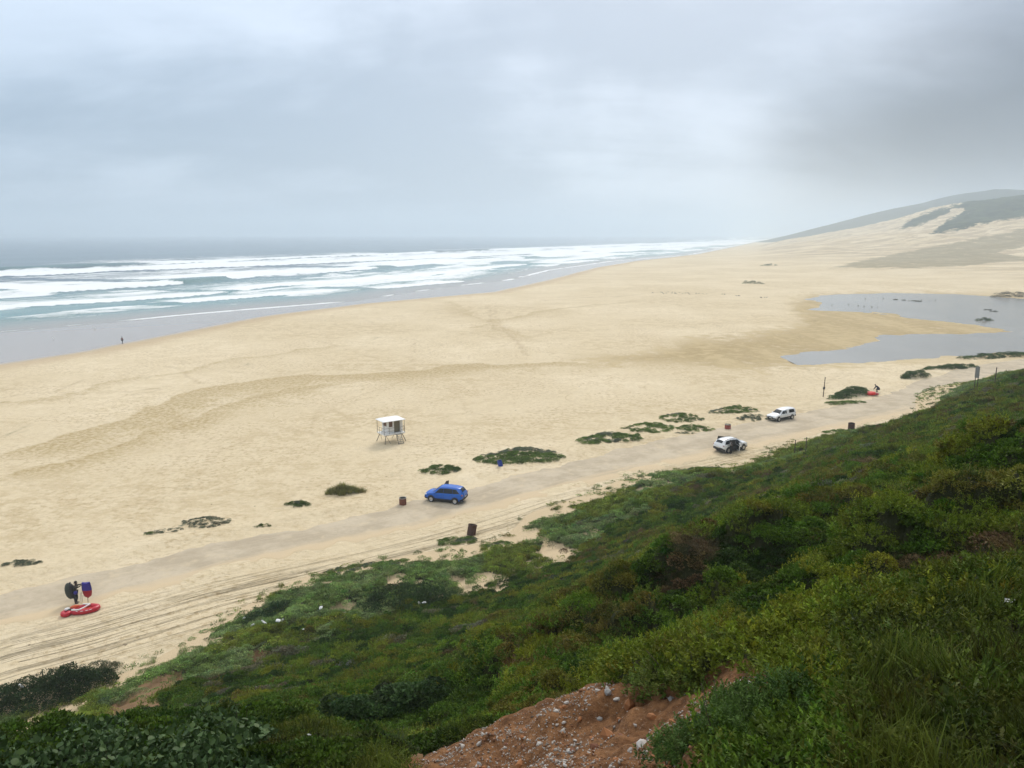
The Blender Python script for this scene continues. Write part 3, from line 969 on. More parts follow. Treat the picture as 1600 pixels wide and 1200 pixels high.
def leaves(base, direc, side, length, width, lum, fold=0.25):
    """diamond leaves folded along the midrib: two triangles each"""
    n = len(base)
    nrm = np.cross(direc, side)
    L, W = np.asarray(length).reshape(-1, 1), np.asarray(width).reshape(-1, 1)
    mid = base + direc * L * 0.45
    v = np.stack([base, mid + side * W * 0.5 + nrm * W * fold, base + direc * L, mid - side * W * 0.5 + nrm * W * fold], 1).reshape(-1, 3)
    k = np.arange(n)[:, None] * 4
    f = np.concatenate([k + [0, 1, 2], k + [0, 2, 3]], 0)
    lm = np.repeat(np.asarray(lum), 4) * np.tile([0.92, 1.0, 1.08, 1.0], n)
    return v, f, lm


def unit(v):
    return v / (np.linalg.norm(v, axis=-1, keepdims=True) + 1e-9)


def rand_dirs(n, g):
    return unit(g.normal(size=(n, 3)))


def side_of(d, g):
    s = np.cross(d, rand_dirs(len(d), g))
    return unit(s)


def c_sprig(seed, shoots=30, per=11, ll=0.125, lw=0.05, hgt=0.46):
    g = np.random.default_rng(seed)
    a, rr = g.uniform(0, 6.283, shoots), 0.46 * np.sqrt(g.uniform(0, 1, shoots))
    h = hgt * (0.6 + 0.5 * g.uniform(0, 1, shoots)) * (1.05 - 1.6 * rr ** 2)
    base = np.stack([np.cos(a) * rr, np.sin(a) * rr, rr * 0 - 0.12], 1)
    ax = unit(np.stack([np.cos(a) * rr * 1.3 + g.normal(0, .15, shoots), np.sin(a) * rr * 1.3 + g.normal(0, .15, shoots), np.ones(shoots)], 1))
    B, D, LU, LL = [], [], [], []
    for k in range(per):
        t = 0.25 + 0.75 * (k + .5) / per
        pos = base + ax * (h * 1.15 * t)[:, None]
        out = side_of(ax, g)
        B.append(pos)
        D.append(unit(out * (1.05 - 0.35 * t) + ax * (0.25 + 0.5 * t)))
        LU.append(0.85 + 0.25 * t ** 2 + g.normal(0, .16, shoots))
        LL.append(ll * (0.8 + 0.4 * g.uniform(0, 1, shoots)) * (1.1 - .35 * t))
    B, D, LU, LL = np.concatenate(B), np.concatenate(D), np.concatenate(LU), np.concatenate(LL)
    return leaves(B, D, side_of(D, g), LL, LL * lw / ll, LU)


def c_dome(seed, n=300, ll=0.105, lw=0.06, flat=0.62):
    g = np.random.default_rng(seed)
    d = rand_dirs(n, g)
    d[:, 2] = np.abs(d[:, 2])
    rad = 0.5 * (0.62 + 0.4 * g.uniform(0, 1, n) ** 0.6) * (0.82 + 0.3 * vnoise(d[:, 0] * 2.3 + 7, d[:, 1] * 2.3 + seed, seed))
    pos = d * rad[:, None] * [1, 1, flat] - [0, 0, 0.06]
    lean = unit(d * 0.7 + rand_dirs(n, g) * 0.9 + [0, 0, 0.35])
    L = ll * g.uniform(.7, 1.3, n)
    lum = 0.92 + g.normal(0, .2, n)
    return leaves(pos, lean, side_of(lean, g), L, L * lw / ll, np.clip(lum, .3, 1.5))


def c_grass(seed, n=95, h=0.62, w=0.016):
    g = np.random.default_rng(seed)
    a, rr = g.uniform(0, 6.283, n), 0.36 * np.sqrt(g.uniform(0, 1, n))
    base = np.stack([np.cos(a) * rr, np.sin(a) * rr, rr * 0 - .06], 1)
    b2 = g.uniform(0, 6.283, n)
    ln = unit(np.stack([np.cos(b2), np.sin(b2), np.zeros(n)], 1))
    hh = h * g.uniform(.55, 1.15, n)
    bend = g.uniform(.15, .75, n)
    sd = np.cross(ln, [0, 0, 1.0])
    ts = [0, .5, 1.0]
    V = []
    for t in ts:
        pos = base + ln * (hh * bend * t ** 1.8)[:, None] + np.array([0, 0, 1.0]) * (hh * (t - .35 * bend * t * t))[:, None]
        wd = (w * (1 - .9 * t))
        V += [pos + sd * wd, pos - sd * wd]
    v = np.stack(V, 1).reshape(-1, 3)
    k = np.arange(n)[:, None] * 6
    f = np.concatenate([k + q for q in ([0, 1, 3], [0, 3, 2], [2, 3, 5], [2, 5, 4])], 0)
    lum = np.repeat(g.uniform(.6, 1.25, n), 6) * np.tile([.85, .85, 1, 1, 1.1, 1.1], n)
    return v, f, lum


def c_mat(seed, n=70, ll=0.13, lw=0.075):
    g = np.random.default_rng(seed)
    a, rr = g.uniform(0, 6.283, n), 0.5 * np.sqrt(g.uniform(0, 1, n))
    pos = np.stack([np.cos(a) * rr, np.sin(a) * rr, 0.16 * (1 - (rr / .5) ** 2) + g.uniform(-.04, .05, n)], 1)
    d = unit(np.stack([np.cos(a) * rr + g.normal(0, .3, n), np.sin(a) * rr + g.normal(0, .3, n), g.uniform(.1, .7, n)], 1))
    L = ll * g.uniform(.7, 1.3, n)
    return leaves(pos, d, side_of(d, g), L, L * lw / ll, np.clip(1.0 + g.normal(0, .25, n), .4, 1.7))


def tube_np(p, q, r0, r1, sides=3):
    ax = unit(q - p)
    s = unit(np.cross(ax, ax[:, [1, 2, 0]] + [.3, .1, .2]))
    u = np.cross(ax, s)
    n = len(p)
    V = []
    for e, r in ((p, r0), (q, r1)):
        for k in range(sides):
            an = 6.28318 * k / sides
            V.append(e + (s * math.cos(an) + u * math.sin(an)) * np.asarray(r).reshape(-1, 1))
    v = np.stack(V, 1).reshape(-1, 3)
    k0 = np.arange(n)[:, None] * 2 * sides
    F = []
    for k in range(sides):
        k2 = (k + 1) % sides
        F += [k0 + [k, k2, sides + k2], k0 + [k, sides + k2, sides + k]]
    return v, np.concatenate(F, 0), np.repeat(np.ones(n), 2 * sides)


def c_twig(seed, n=34, hgt=0.55, r=0.006):
    g = np.random.default_rng(seed)
    P0, P1, R0, R1 = [], [], [], []
    for i in range(n):
        a = g.uniform(0, 6.283)
        rr = .3 * math.sqrt(g.uniform())
        p = np.array((math.cos(a) * rr, math.sin(a) * rr, -.08))
        d = unit(np.array((math.cos(a) * .7 + g.normal(0, .3), math.sin(a) * .7 + g.normal(0, .3), g.uniform(.3, 1.2))))
        rad = r
        for j in range(4):
            L = hgt * .36 * g.uniform(.6, 1.2)
            q = p + d * L
            P0.append(p); P1.append(q); R0.append(rad); R1.append(rad * .7)
            rad *= .7
            if j > 0:
                d2 = unit(d + g.normal(0, .6, 3))
                P0.append(q); P1.append(q + d2 * L * .7); R0.append(rad); R1.append(rad * .5)
            p, d = q, unit(d + g.normal(0, .35, 3))
    v, f, l = tube_np(np.array(P0), np.array(P1), np.array(R0), np.array(R1))
    return v, f, l * np.repeat(g.uniform(.6, 1.3, len(P0)), 6)


def foliage_material(name, attr_kind, rough=0.6, trans=0.14):
    m = bpy.data.materials.new(name)
    m.use_nodes = True
    m.node_tree.nodes.clear()
    b = NB(m.node_tree)
    tint = b.attr('tint', attr_kind).outputs['Color']
    lum = b.attr('lum').outputs['Fac']
    geo = b.n('ShaderNodeNewGeometry').outputs['Position']
    n = b.noise(geo, 1.3, 4, .6)
    lv = b.math('MULTIPLY', lum, b.math('ADD', .7, b.math('MULTIPLY', n, .6)))
    col = b.vmath('MULTIPLY', tint, b.n('ShaderNodeCombineXYZ', ins={0: lv, 1: lv, 2: lv}).outputs[0])
    p = b.n('ShaderNodeBsdfPrincipled')
    b.set(p.inputs['Base Color'], col)
    p.inputs['Roughness'].default_value = rough
    p.inputs['Specular IOR Level'].default_value = 0.12
    t = b.n('ShaderNodeBsdfTranslucent')
    b.set(t.inputs[0], col)
    mx = b.n('ShaderNodeMixShader', ins={0: trans, 1: p.outputs[0], 2: t.outputs[0]})
    b.n('ShaderNodeOutputMaterial', ins={0: mx.outputs[0]})
    return m


MAT_LEAF_I = foliage_material('scrub_leaf', 'INSTANCER')
MAT_LEAF = foliage_material('shrub_leaf', 'GEOMETRY')
MAT_WOOD = simple('twig_bark', (0.11, 0.085, 0.06), 0.9, 0, .3, 8, .2)

CLUMPS = [c_sprig(1), c_sprig(2), c_sprig(3, 22, 13), c_dome(4), c_dome(5), c_dome(6, 260, .12, .055), c_grass(7), c_grass(8, 80, .5),
          c_mat(9, 90), c_mat(10, 80), c_twig(11), c_twig(12, 26), c_dome(13, 150, .17, .12), c_sprig(14, 30, 9, .10, .03, .5)]
CLUMP_OBJ = []
for i, (v, f, l) in enumerate(CLUMPS):
    me = np_mesh('clump_%d' % i, v, f, False, {'lum': l})
    me.materials.append(MAT_LEAF_I)
    CLUMP_OBJ.append(bpy.data.objects.new('clump_%d' % i, me))     # a template only: never linked to the scene


def scatter(name, pos, rot, scl, idx, tint, label):
    """stuff: leaf clumps set on points with geometry nodes"""
    me = bpy.data.meshes.new(name)
    me.vertices.add(len(pos))
    me.vertices.foreach_set('co', np.asarray(pos, np.float32).ravel())
    for an, ty, key, val in (('rot', 'FLOAT_VECTOR', 'vector', rot), ('scl', 'FLOAT_VECTOR', 'vector', scl), ('idx', 'INT', 'value', idx)):
        a = me.attributes.new(an, ty, 'POINT')
        a.data.foreach_set(key, np.asarray(val, np.int32 if ty == 'INT' else np.float32).ravel())
    a = me.attributes.new('tint', 'FLOAT_COLOR', 'POINT')
    a.data.foreach_set('color', np.hstack([tint, np.ones((len(tint), 1))]).astype(np.float32).ravel())
    o = link(name, me)
    ng = bpy.data.node_groups.new(name, 'GeometryNodeTree')
    ng.interface.new_socket('Geometry', in_out='INPUT', socket_type='NodeSocketGeometry')
    ng.interface.new_socket('Geometry', in_out='OUTPUT', socket_type='NodeSocketGeometry')
    N, L = ng.nodes, ng.links
    gi, go = N.new('NodeGroupInput'), N.new('NodeGroupOutput')
    iop = N.new('GeometryNodeInstanceOnPoints')
    g2 = N.new('GeometryNodeGeometryToInstance')
    infos = []
    for co in CLUMP_OBJ:
        oi = N.new('GeometryNodeObjectInfo')
        oi.inputs['Object'].default_value = co
        infos.append(oi)
    for oi in reversed(infos):          # a multi-input socket lists the last link first
        L.new(oi.outputs['Geometry'], g2.inputs[0])
    L.new(gi.outputs[0], iop.inputs['Points'])
    L.new(g2.outputs[0], iop.inputs['Instance'])
    iop.inputs['Pick Instance'].default_value = True
    for an, ty, sock in (('idx', 'INT', 'Instance Index'), ('rot', 'FLOAT_VECTOR', 'Rotation'), ('scl', 'FLOAT_VECTOR', 'Scale')):
        na = N.new('GeometryNodeInputNamedAttribute')
        na.data_type = ty
        na.inputs['Name'].default_value = an
        L.new(na.outputs[0], iop.inputs[sock])
    L.new(iop.outputs[0], go.inputs[0])
    md = o.modifiers.new('scatter', 'NODES')
    md.node_group = ng
    return tag(o, label, None, None, 'stuff')


# ---------------------------------------------------------------- scrub all over the slope
def clump_size(r):
    return 0.25 + 0.0095 * r - 0.00003 * r * r


PR, PA = [], []
r = 1.9
while r < 165:
    s = clump_size(r)
    st = 0.40 * s
    n = int(R(100) * r / st)
    a = R(-52) + (np.arange(n) + rng.uniform(0, 1, n)) * R(102) / n
    PR.append(r + rng.uniform(-.5, .5, n) * st)
    PA.append(a)
    r += st
pr, pa = np.concatenate(PR), np.concatenate(PA)
sx, sy = pr * np.sin(pa), pr * np.cos(pa)
zb = hill_z_bare(sx, sy)
bare_, kind_, foot_ = hill_masks(sx, sy, zb)
# steep faces have more surface than their plan shows: set more clumps there
eps = .25
gx_ = (hill_z_bare(sx + eps, sy) - zb) / eps + (veg_height(sx + eps, sy) - veg_height(sx, sy)) / eps
gy_ = (hill_z_bare(sx, sy + eps) - zb) / eps + (veg_height(sx, sy + eps) - veg_height(sx, sy)) / eps
steep = np.sqrt(1 + gx_ ** 2 + gy_ ** 2)
rep = np.clip(np.floor(steep - .2 + rng.uniform(0, 1, len(sx))), 1, 5).astype(int)
kk = np.repeat(np.arange(len(sx)), rep)
first = np.concatenate([[True], kk[1:] != kk[:-1]])
cs_ = clump_size(pr[kk])
sx, sy = sx[kk] + np.where(first, 0, rng.uniform(-.3, .3, len(kk)) * cs_), sy[kk] + np.where(first, 0, rng.uniform(-.3, .3, len(kk)) * cs_)
pr, bare_, foot_, kind_ = pr[kk], bare_[kk], foot_[kk], kind_[kk]
zb = hill_z_bare(sx, sy)
ok = (zb > -0.1) & (rng.uniform(0, 1, len(sx)) > sstep(bare_, .42, .72) * np.where(kind_ == 2, 1.02, .93))
ok &= ~((foot_ > 95))
wx_, wy_ = sx + 1.2 * (fbm(sx / 3, sy / 3, 2, 41) - .5), sy + 1.2 * (fbm(sx / 3, sy / 3, 2, 47) - .5)
gapA = cells(wx_ / 2.6, wy_ / 2.6, 51)[0] + .5 * cells(wx_ / 1.1, wy_ / 1.1, 57)[0]
ok &= ~((gapA < .30) & (pr > 9) & (pr < 60) & (rng.uniform(0, 1, len(sx)) < .65))
sx, sy, zb, pr, foot_ = sx[ok], sy[ok], zb[ok], pr[ok], foot_[ok]
vh = veg_height(sx, sy) * sstep(foot_, .5, 6)
sz = zb + vh
N_ = len(sx)
ppx, ppy = project(sx, sy, sz)
n1 = fbm(sx / 5.0, sy / 5.0, 3, 401)
n2 = fbm(sx / 2.2, sy / 2.2, 3, 411)
n3 = fbm(sx / 9.0, sy / 9.0, 2, 421)
u = rng.uniform(0, 1, N_)
GREEN, YELL, DARK, OLIVE, BROWN, GREY, DRY_, MATG = [np.array(c) for c in ((.072, .130, .012), (.175, .195, .016), (.030, .060, .009), (.118, .114, .018), (.125, .072, .028), (.150, .148, .085), (.150, .105, .048), (.115, .155, .055))]
idx = np.zeros(N_, int)
tint = np.zeros((N_, 3))


def put(mask, ids, colr, jit=.22):
    k = np.where(mask)[0]
    idx[k] = np.asarray(ids)[rng.integers(0, len(ids), len(k))]
    tint[k] = colr * (1 + rng.normal(0, jit, (len(k), 1)) + rng.normal(0, jit * .35, (len(k), 3)))


# every bush is of one kind: species and tone go by the canopy cell it belongs to
wx_, wy_ = sx + 1.2 * (fbm(sx / 3, sy / 3, 2, 41) - .5), sy + 1.2 * (fbm(sx / 3, sy / 3, 2, 47) - .5)
cA, iA = cells(wx_ / 2.6, wy_ / 2.6, 51)
cB, iB = cells(wx_ / 1.1, wy_ / 1.1, 57)
cC, iC = cells(wx_ / .55, wy_ / .55, 59)
pick = np.clip(.55 * np.where(n2 > .5, iA, iB) + .45 * iB + .55 * (n1 - .5), 0, 1)
put(np.ones(N_, bool), [0, 1, 2, 3], GREEN)
put(pick < .30, [3, 4, 5], DARK * 1.3)
put((pick > .42) & (pick < .56), [3, 4, 12], GREEN * .9)
put((pick > .56) & (pick < .70), [0, 1, 2, 13], GREEN * .6 + YELL * .42)
put((pick > .70) & (pick < .80), [0, 2, 13, 3], YELL * .85)
put((pick > .80) & (pick < .87), [3, 5, 13], OLIVE)
put((pick > .90) & (u < .7), [13, 3], OLIVE * .7 + BROWN * .25)
put((fbm(sx / 2, sy / 2, 2, 431) > .78), [10, 11, 3], DRY_)
put((fbm(sx / 1.5, sy / 1.5, 2, 441) > .76) & (pr > 22), [8, 3, 5], GREY)
# the low growth at the foot of the slope
low = foot_ < 9.5 + 6 * (n2 - .5)
put(low, [8, 9, 8, 6], MATG * 1.0 + GREEN * .65)
put(low & (n2 > .56), [8, 9, 5], MATG * 1.5 + GREY * .1)
put(low & (n1 > .53), [6, 8, 9], OLIVE * .9 + GREEN * .8)
# brown-leaved crest of the big spur, as in the photograph
rust = (np.abs(ppy - (1300 - 0.49 * ppx)) < 26 + 40 * (n2 - .5)) & (ppx > 880) & (ppx < 1210) & (pr > 14) & (pr < 60)
put(rust & (u < .45), [3, 13], BROWN * .8 + OLIVE * .4)
# grass and bright shoots on the nearest shoulder
near = pr < 8.6
put(near, [1, 2, 13, 0, 6], GREEN * .6 + OLIVE * .4)
put(near & (n2 > .5), [0, 1, 2, 13], GREEN * .8 + YELL * .25)
put(near & (ppx > 860) & (ppx < 1330) & (iC > .35), [0, 1, 2], GREEN * .6 + YELL * .65)
put(near & (ppx > 1050) & (ppx < 1420) & (ppy > 1085), [0, 1, 2], GREEN * .95 + YELL * .1)
put(near & (ppx > 1330) & (ppy > 1040) & (n2 < .47), [6, 7, 2], OLIVE * .45 + GREEN * .4)
put(near & (ppx > 860) & (pr > 5.6) & (u < .4), [0, 1, 2], YELL)
low_left = (pr < 13) & (ppx < 700)
put(low_left, [12, 4, 3, 12], GREEN * .7)
put(low_left & (ppx > 420) & (iB > .45), [6, 7, 3, 13], OLIVE * .5 + GREEN * .4)
# broad leaved shrub mass, lower left middle ground
brd = (pr > 12.5) & (pr < 24) & (ppx > 360) & (ppx < 780)
put(brd & (u < .8), [12, 4, 5], GREEN * .85 + MATG * .12)
ss = clump_size(pr) * rng.uniform(.8, 1.35, N_)
isgrass = (idx == 6) | (idx == 7)
ss = np.where(near & isgrass, ss * 1.1, ss)
scl = np.stack([ss, ss, ss * rng.uniform(.7, 1.15, N_) * np.where(low, .75, 1.0)], 1)
scl = np.where((idx == 12)[:, None], scl * np.where(pr < 30, .8, 1)[:, None], scl)
rot = np.stack([rng.normal(0, .22, N_), rng.normal(0, .22, N_), rng.uniform(0, 6.283, N_)], 1)
pos = np.stack([sx, sy, sz - .05 * ss], 1)
tint[near] *= .78
tint *= np.where(near, .75 + .5 * iC, .66 + .40 * iB + .34 * iC)[:, None]
tint = np.clip(tint, .008, .5)
zones = (('slope_scrub', (~isgrass) & (idx != 10) & (idx != 11) & ~low, 'dense green and olive scrub covering the hillside'),
         ('slope_grass', isgrass & ~low, 'long green grass tufts growing among the hillside scrub'),
         ('dry_brush', ((idx == 10) | (idx == 11)) & ~low, 'dry brown and grey brush among the hillside scrub'),
         ('ground_cover', low, 'low green ground cover along the foot of the slope beside the sand'))
for nm, mk, lb in zones:
    if mk.any():
        scatter(nm, pos[mk], rot[mk], scl[mk], idx[mk], tint[mk], lb)
print('scrub clumps', N_)
# ================================================================= SINGLE PLANTS
def ground_z(x, y):
    x, y = np.atleast_1d(np.asarray(x, float)), np.atleast_1d(np.asarray(y, float))
    zb_ = beach_z(x, y)
    zh = hill_z_bare(x, y)
    use = np.hypot(x, y) < 172
    return np.where(use, np.maximum(zb_, zh), zb_)


def place(px, py):
    """where the sight line through a pixel meets the ground"""
    a, b_, c = ray(px, py)
    ts = np.geomspace(2, 1600, 700)
    z = CAM_H + c * ts
    g = ground_z(a * ts, b_ * ts)
    hit = np.where(z <= g)[0]
    k = hit[0] if len(hit) else -1
    lo, hi = ts[max(k - 1, 0)], ts[k]
    ts = np.linspace(lo, hi, 120)
    hit = np.where(CAM_H + c * ts <= ground_z(a * ts, b_ * ts))[0]
    hi = ts[hit[0]] if len(hit) else hi
    return np.array((a * hi, b_ * hi, ground_z(a * hi, b_ * hi)[0]))


def join_clumps(pts, scls, rotz, ids, tints, tilt=None, decim=1):
    V, F, L, T = [], [], [], []
    off_ = 0
    for i in range(len(pts)):
        v, f, l = CLUMPS[ids[i]]
        if decim > 1:
            per = 4 if ids[i] not in (6, 7, 10, 11) else None
            if per:
                nl = len(v) // 4
                kk = np.arange(i % decim, nl, decim)
                v = v.reshape(nl, 4, 3)[kk].reshape(-1, 3)
                l = l.reshape(nl, 4)[kk].ravel()
                k4 = np.arange(len(kk))[:, None] * 4
                f = np.concatenate([k4 + [0, 1, 2], k4 + [0, 2, 3]], 0)
        c, s = math.cos(rotz[i]), math.sin(rotz[i])
        sc = np.asarray(scls[i])
        vv = v * sc
        vv = np.stack([vv[:, 0] * c - vv[:, 1] * s, vv[:, 0] * s + vv[:, 1] * c, vv[:, 2]], 1) + pts[i]
        V.append(vv); F.append(f + off_); L.append(l); T.append(np.repeat(tints[i][None], len(v), 0))
        off_ += len(v)
    return np.concatenate(V), np.concatenate(F), np.concatenate(L), np.concatenate(T)


def leaf_part(name, parent, pts, scls, rotz, ids, tints, decim=1):
    v, f, l, t = join_clumps(pts, scls, rotz, ids, tints, None, decim)
    me = np_mesh(name, v, f, False, {'lum': l, 'tint': np.clip(t, .006, .6)})
    return link(name, me, parent, MAT_LEAF)


def stems_part(parent, n, rx, ry, h, rot, g, name='stem', rad=.03):
    a = g.uniform(0, 6.283, n)
    k = np.sqrt(g.uniform(.05, .8, n))
    c, s = math.cos(rot), math.sin(rot)
    ex, ey = np.cos(a) * k * rx, np.sin(a) * k * ry
    top = np.stack([ex * c - ey * s, ex * s + ey * c, h * (1 - k * k) * .8 + .1], 1)
    bot = top * [.35, .35, 0] - [0, 0, .15]
    v, f, l = tube_np(bot, top, np.full(n, rad), np.full(n, rad * .4), 4)
    return tag(link(name, np_mesh(name, v, f, True), parent, MAT_WOOD), kind='stuff')


def empty(name, loc, rz=0.0):
    o = link(name, None)
    o.location = tuple(float(q) for q in loc)
    o.rotation_euler = (0, 0, rz)
    return o


def shrub(name, label, cat, px, py, rx, ry, h, ids, tcol, n=36, size=0.8, rot=None, group=None, seed=1, decim=2, lump=.35, jit=.2):
    """a domed bush: leaf clumps over an uneven crown, stems inside"""
    g = np.random.default_rng(seed * 13 + 5)
    rot = RANG if rot is None else rot
    base = place(px, py)
    root = tag(empty(name, base), label, cat, group)
    a = g.uniform(0, 6.283, n)
    k = np.sqrt(g.uniform(0, 1, n))
    edge = 0.8 + .4 * vnoise(np.cos(a) * 1.6 + seed, np.sin(a) * 1.6 + 3.3, seed)
    ex, ey = np.cos(a) * k * rx * edge, np.sin(a) * k * ry * edge
    c, s = math.cos(rot), math.sin(rot)
    X, Y = ex * c - ey * s, ex * s + ey * c
    top = h * np.sqrt(np.clip(1 - k ** 2.4, 0, 1)) * (1 - lump + 2 * lump * vnoise(ex / (rx * .35) + 9, ey / (rx * .35) + seed, seed + 3))
    Z = ground_z(base[0] + X, base[1] + Y) - base[2] + top * g.uniform(0, 1.0, n) ** .5 - .08 * size
    tn = tcol * (1 + g.normal(0, jit, (n, 1)) + g.normal(0, .05, (n, 3)))
    sc = size * g.uniform(.75, 1.3, (n, 1)) * [[1, 1, .9]]
    leaf_part('foliage', root, np.stack([X, Y, Z], 1), sc, g.uniform(0, 6.283, n), np.asarray(ids)[g.integers(0, len(ids), n)], tn, decim)
    stems_part(root, 9, rx, ry, h, rot, g, 'stem', min(.03, .012 * rx))
    return root


def dune_mat(name, label, cat, px, py, rx, ry, tcol, grey=.3, n=70, size=.55, seed=1, holes=.45, group=None, rot=None):
    """a creeping beach plant: low foliage with bare sand showing through, a greyer stretch and loose runners"""
    g = np.random.default_rng(seed * 17 + 3)
    rot = RANG * .45 if rot is None else rot
    base = place(px, py)
    root = tag(empty(name, base), label, cat, group)
    n = int(n * 1.7)
    m_ = n * 3
    a = g.uniform(0, 6.283, m_)
    k = np.sqrt(g.uniform(0, 1, m_))
    edge = .72 + .5 * vnoise(np.cos(a) * 1.8 + seed, np.sin(a) * 1.8, seed)
    ex, ey = np.cos(a) * k * rx * edge, np.sin(a) * k * ry * edge
    gap = fbm(ex / (rx * .45) + seed * 3.1, ey / (ry * .38), 3, seed)
    keep = np.where((gap > holes - .07) | ((k > .86) & (g.uniform(0, 1, m_) < .75)))[0][:n]
    ex, ey, k = ex[keep], ey[keep], k[keep]
    c, s = math.cos(rot), math.sin(rot)
    X, Y = ex * c - ey * s, ex * s + ey * c
    Z = ground_z(base[0] + X, base[1] + Y) - base[2] + .02
    nn_ = len(X)
    gr = vnoise(ex / rx * 1.6 + 5 + seed, ey / ry * 1.3, seed + 2) < grey
    tn = np.where(gr[:, None], np.array((.175, .205, .135)), tcol) * (1 + g.normal(0, .2, (nn_, 1)))
    sc = size * g.uniform(.8, 1.4, (nn_, 1)) * [[1, 1, 1.1]]
    ids = np.array([8, 9, 8, 3])[g.integers(0, 4, nn_)]
    rz = g.uniform(0, 6.283, nn_)
    pts = np.stack([X, Y, Z], 1)
    if (~gr).any():
        leaf_part('foliage', root, pts[~gr], sc[~gr], rz[~gr], ids[~gr], tn[~gr], 1)
    if gr.any():
        o = leaf_part('grey_foliage', root, pts[gr], sc[gr] * .85, rz[gr], ids[gr], tn[gr], 1)
        o['label'] = 'paler grey-green stretch of the plant'
    q = max(6, n // 8)
    a = g.uniform(0, 6.283, q)
    e0 = np.stack([np.cos(a) * rx * .7, np.sin(a) * ry * .7, a * 0], 1)
    e1 = np.stack([np.cos(a + .25) * rx * g.uniform(.85, 1.08, q), np.sin(a + .25) * ry * g.uniform(.85, 1.08, q), a * 0], 1)
    for e in (e0, e1):
        xx, yy = e[:, 0] * c - e[:, 1] * s, e[:, 0] * s + e[:, 1] * c
        e[:, 0], e[:, 1] = xx, yy
        e[:, 2] = ground_z(base[0] + xx, base[1] + yy) - base[2] + .03
    v, f, l = tube_np(e0, e1, np.full(q, .018), np.full(q, .01), 3)
    tag(link('runner', np_mesh('runner', v, f, True), root, MAT_WOOD), kind='stuff')
    return root


GR_ = 'creeping plants on the sand seaward of the road'
D = dune_mat
MG = np.array((.165, .245, .058))
D('dune_plant', 'largest dark green dune mat, with the blue barrel standing at its near edge', 'dune plant', 812, 712, 5.4, 2.8, MG * .92, .33, 210, .62, 1, .30, GR_)
D('dune_plant', 'green dune mat with white sand gaps, second biggest, seaward of the road bend', 'dune plant', 955, 684, 5.0, 2.2, MG, .22, 130, .6, 2, .38, GR_)
D('dune_plant', 'green dune mat adjoining the far end of a larger gappy mat', 'dune plant', 1012, 668, 3.6, 2.3, MG * 1.05, .2, 90, .55, 3, .40, GR_)
D('dune_plant', 'dune mat with an arched dark upper rim, between two other mats near white cars', 'dune plant', 1062, 653, 3.6, 2.2, MG * .9, .3, 75, .55, 4, .44, GR_)
D('dune_plant', 'small solid oval green mat just seaward of the red bin', 'dune plant', 1083, 669, 2.6, 1.0, MG, .2, 48, .5, 5, .2, GR_, .1)
D('dune_plant', 'broad thin dune mat behind the white pickup and red bin', 'dune plant', 1148, 641, 4.4, 2.0, MG * .95, .35, 85, .55, 6, .42, GR_)
D('dune_plant', 'pale grey patch of creeping plants touching the white pickup', 'dune plant', 1173, 652, 2.8, 1.2, MG, 1.1, 42, .5, 7, .4, GR_)
D('dune_plant', 'small dark green crescent mat beyond the blue car', 'dune plant', 687, 733, 2.5, 1.2, MG * .8, .25, 60, .5, 8, .38, GR_)
D('dune_plant', 'compact dark green tuft between the grass clump and grey patch', 'dune plant', 465, 787, 1.35, .6, MG * .7, .2, 34, .42, 9, .3, GR_, .15)
D('dune_plant', 'speckled grey plant patch with many sand gaps', 'dune plant', 322, 814, 2.3, 1.3, MG, 1.2, 80, .34, 10, .46, GR_)
D('dune_plant', 'loose scatter of small grey tufts beside the speckled grey patch', 'dune plant', 252, 831, 1.5, .6, MG * .9, .8, 20, .34, 11, .5, GR_)
D('dune_plant', 'low grey-green strip of plants at the left edge of the picture', 'dune plant', 36, 880, 1.5, .5, MG * .8, .8, 30, .36, 12, .35, GR_, .2)
D('dune_plant', 'few dark sprigs on bare sand between a grey patch and the road', 'dune plant', 408, 822, .8, .3, MG * .6, .2, 8, .3, 13, .3, GR_)
D('dune_plant', 'tiny grey tufts in front of the small oval green mat', 'dune plant', 1072, 677, 1.6, .5, MG, .9, 14, .34, 14, .4, GR_, .1)
GH = 'creeping plants on the sand along the foot of the hill'
D('dune_plant', 'green mat at the foot of the leaning rusty drum', 'dune plant', 716, 846, 1.9, .9, MG * .95, .25, 56, .4, 15, .25, GH, .3)
D('dune_plant', 'thin trailing mat on a white sand hummock below the leaning drum', 'dune plant', 600, 881, 2.1, .7, MG * 1.05, .35, 46, .38, 16, .35, GH, .35)
D('dune_plant', 'thin trailing grey-green mat, lowest of the row along the sand', 'dune plant', 530, 893, 2.2, .8, MG * 1.05, .5, 46, .38, 17, .38, GH, .45)
D('dune_plant', 'ragged green mat spilling onto the sand near the end of the hill scrub', 'dune plant', 775, 851, 1.6, .6, MG, .2, 34, .36, 18, .35, GH, .3)
D('dune_plant', 'grey-green mat on the sand opposite the white estate car', 'dune plant', 1098, 733, 2.6, .9, MG, .55, 44, .45, 19, .3, GH, .3)
D('dune_plant', 'green mat around the foot of the dark brown drum', 'dune plant', 1322, 675, 3.4, 1.2, MG * 1.05, .1, 60, .5, 20, .1, GH, .1)
S = shrub
GB = np.array((.062, .110, .024))
t = S('grass_tussock', 'tall yellow-green grass tussock alone on the sand', 'grass', 537, 768, 2.0, .6, .45, [6, 7], np.array((.24, .235, .07)), 52, .95, .25, None, 21, 1)
S('green_bush', 'long dark green bank of bushes behind the red inflatable', 'bush', 1326, 617, 4.8, 1.3, .95, [3, 4, 5], GB * 1.2, 170, .85, .55, None, 22, 2)
S('green_bush', 'low bright green strip in front of the long dark bank', 'bush', 1318, 630, 4.0, .8, .25, [8, 9], MG, 90, .7, .3, None, 23, 1)
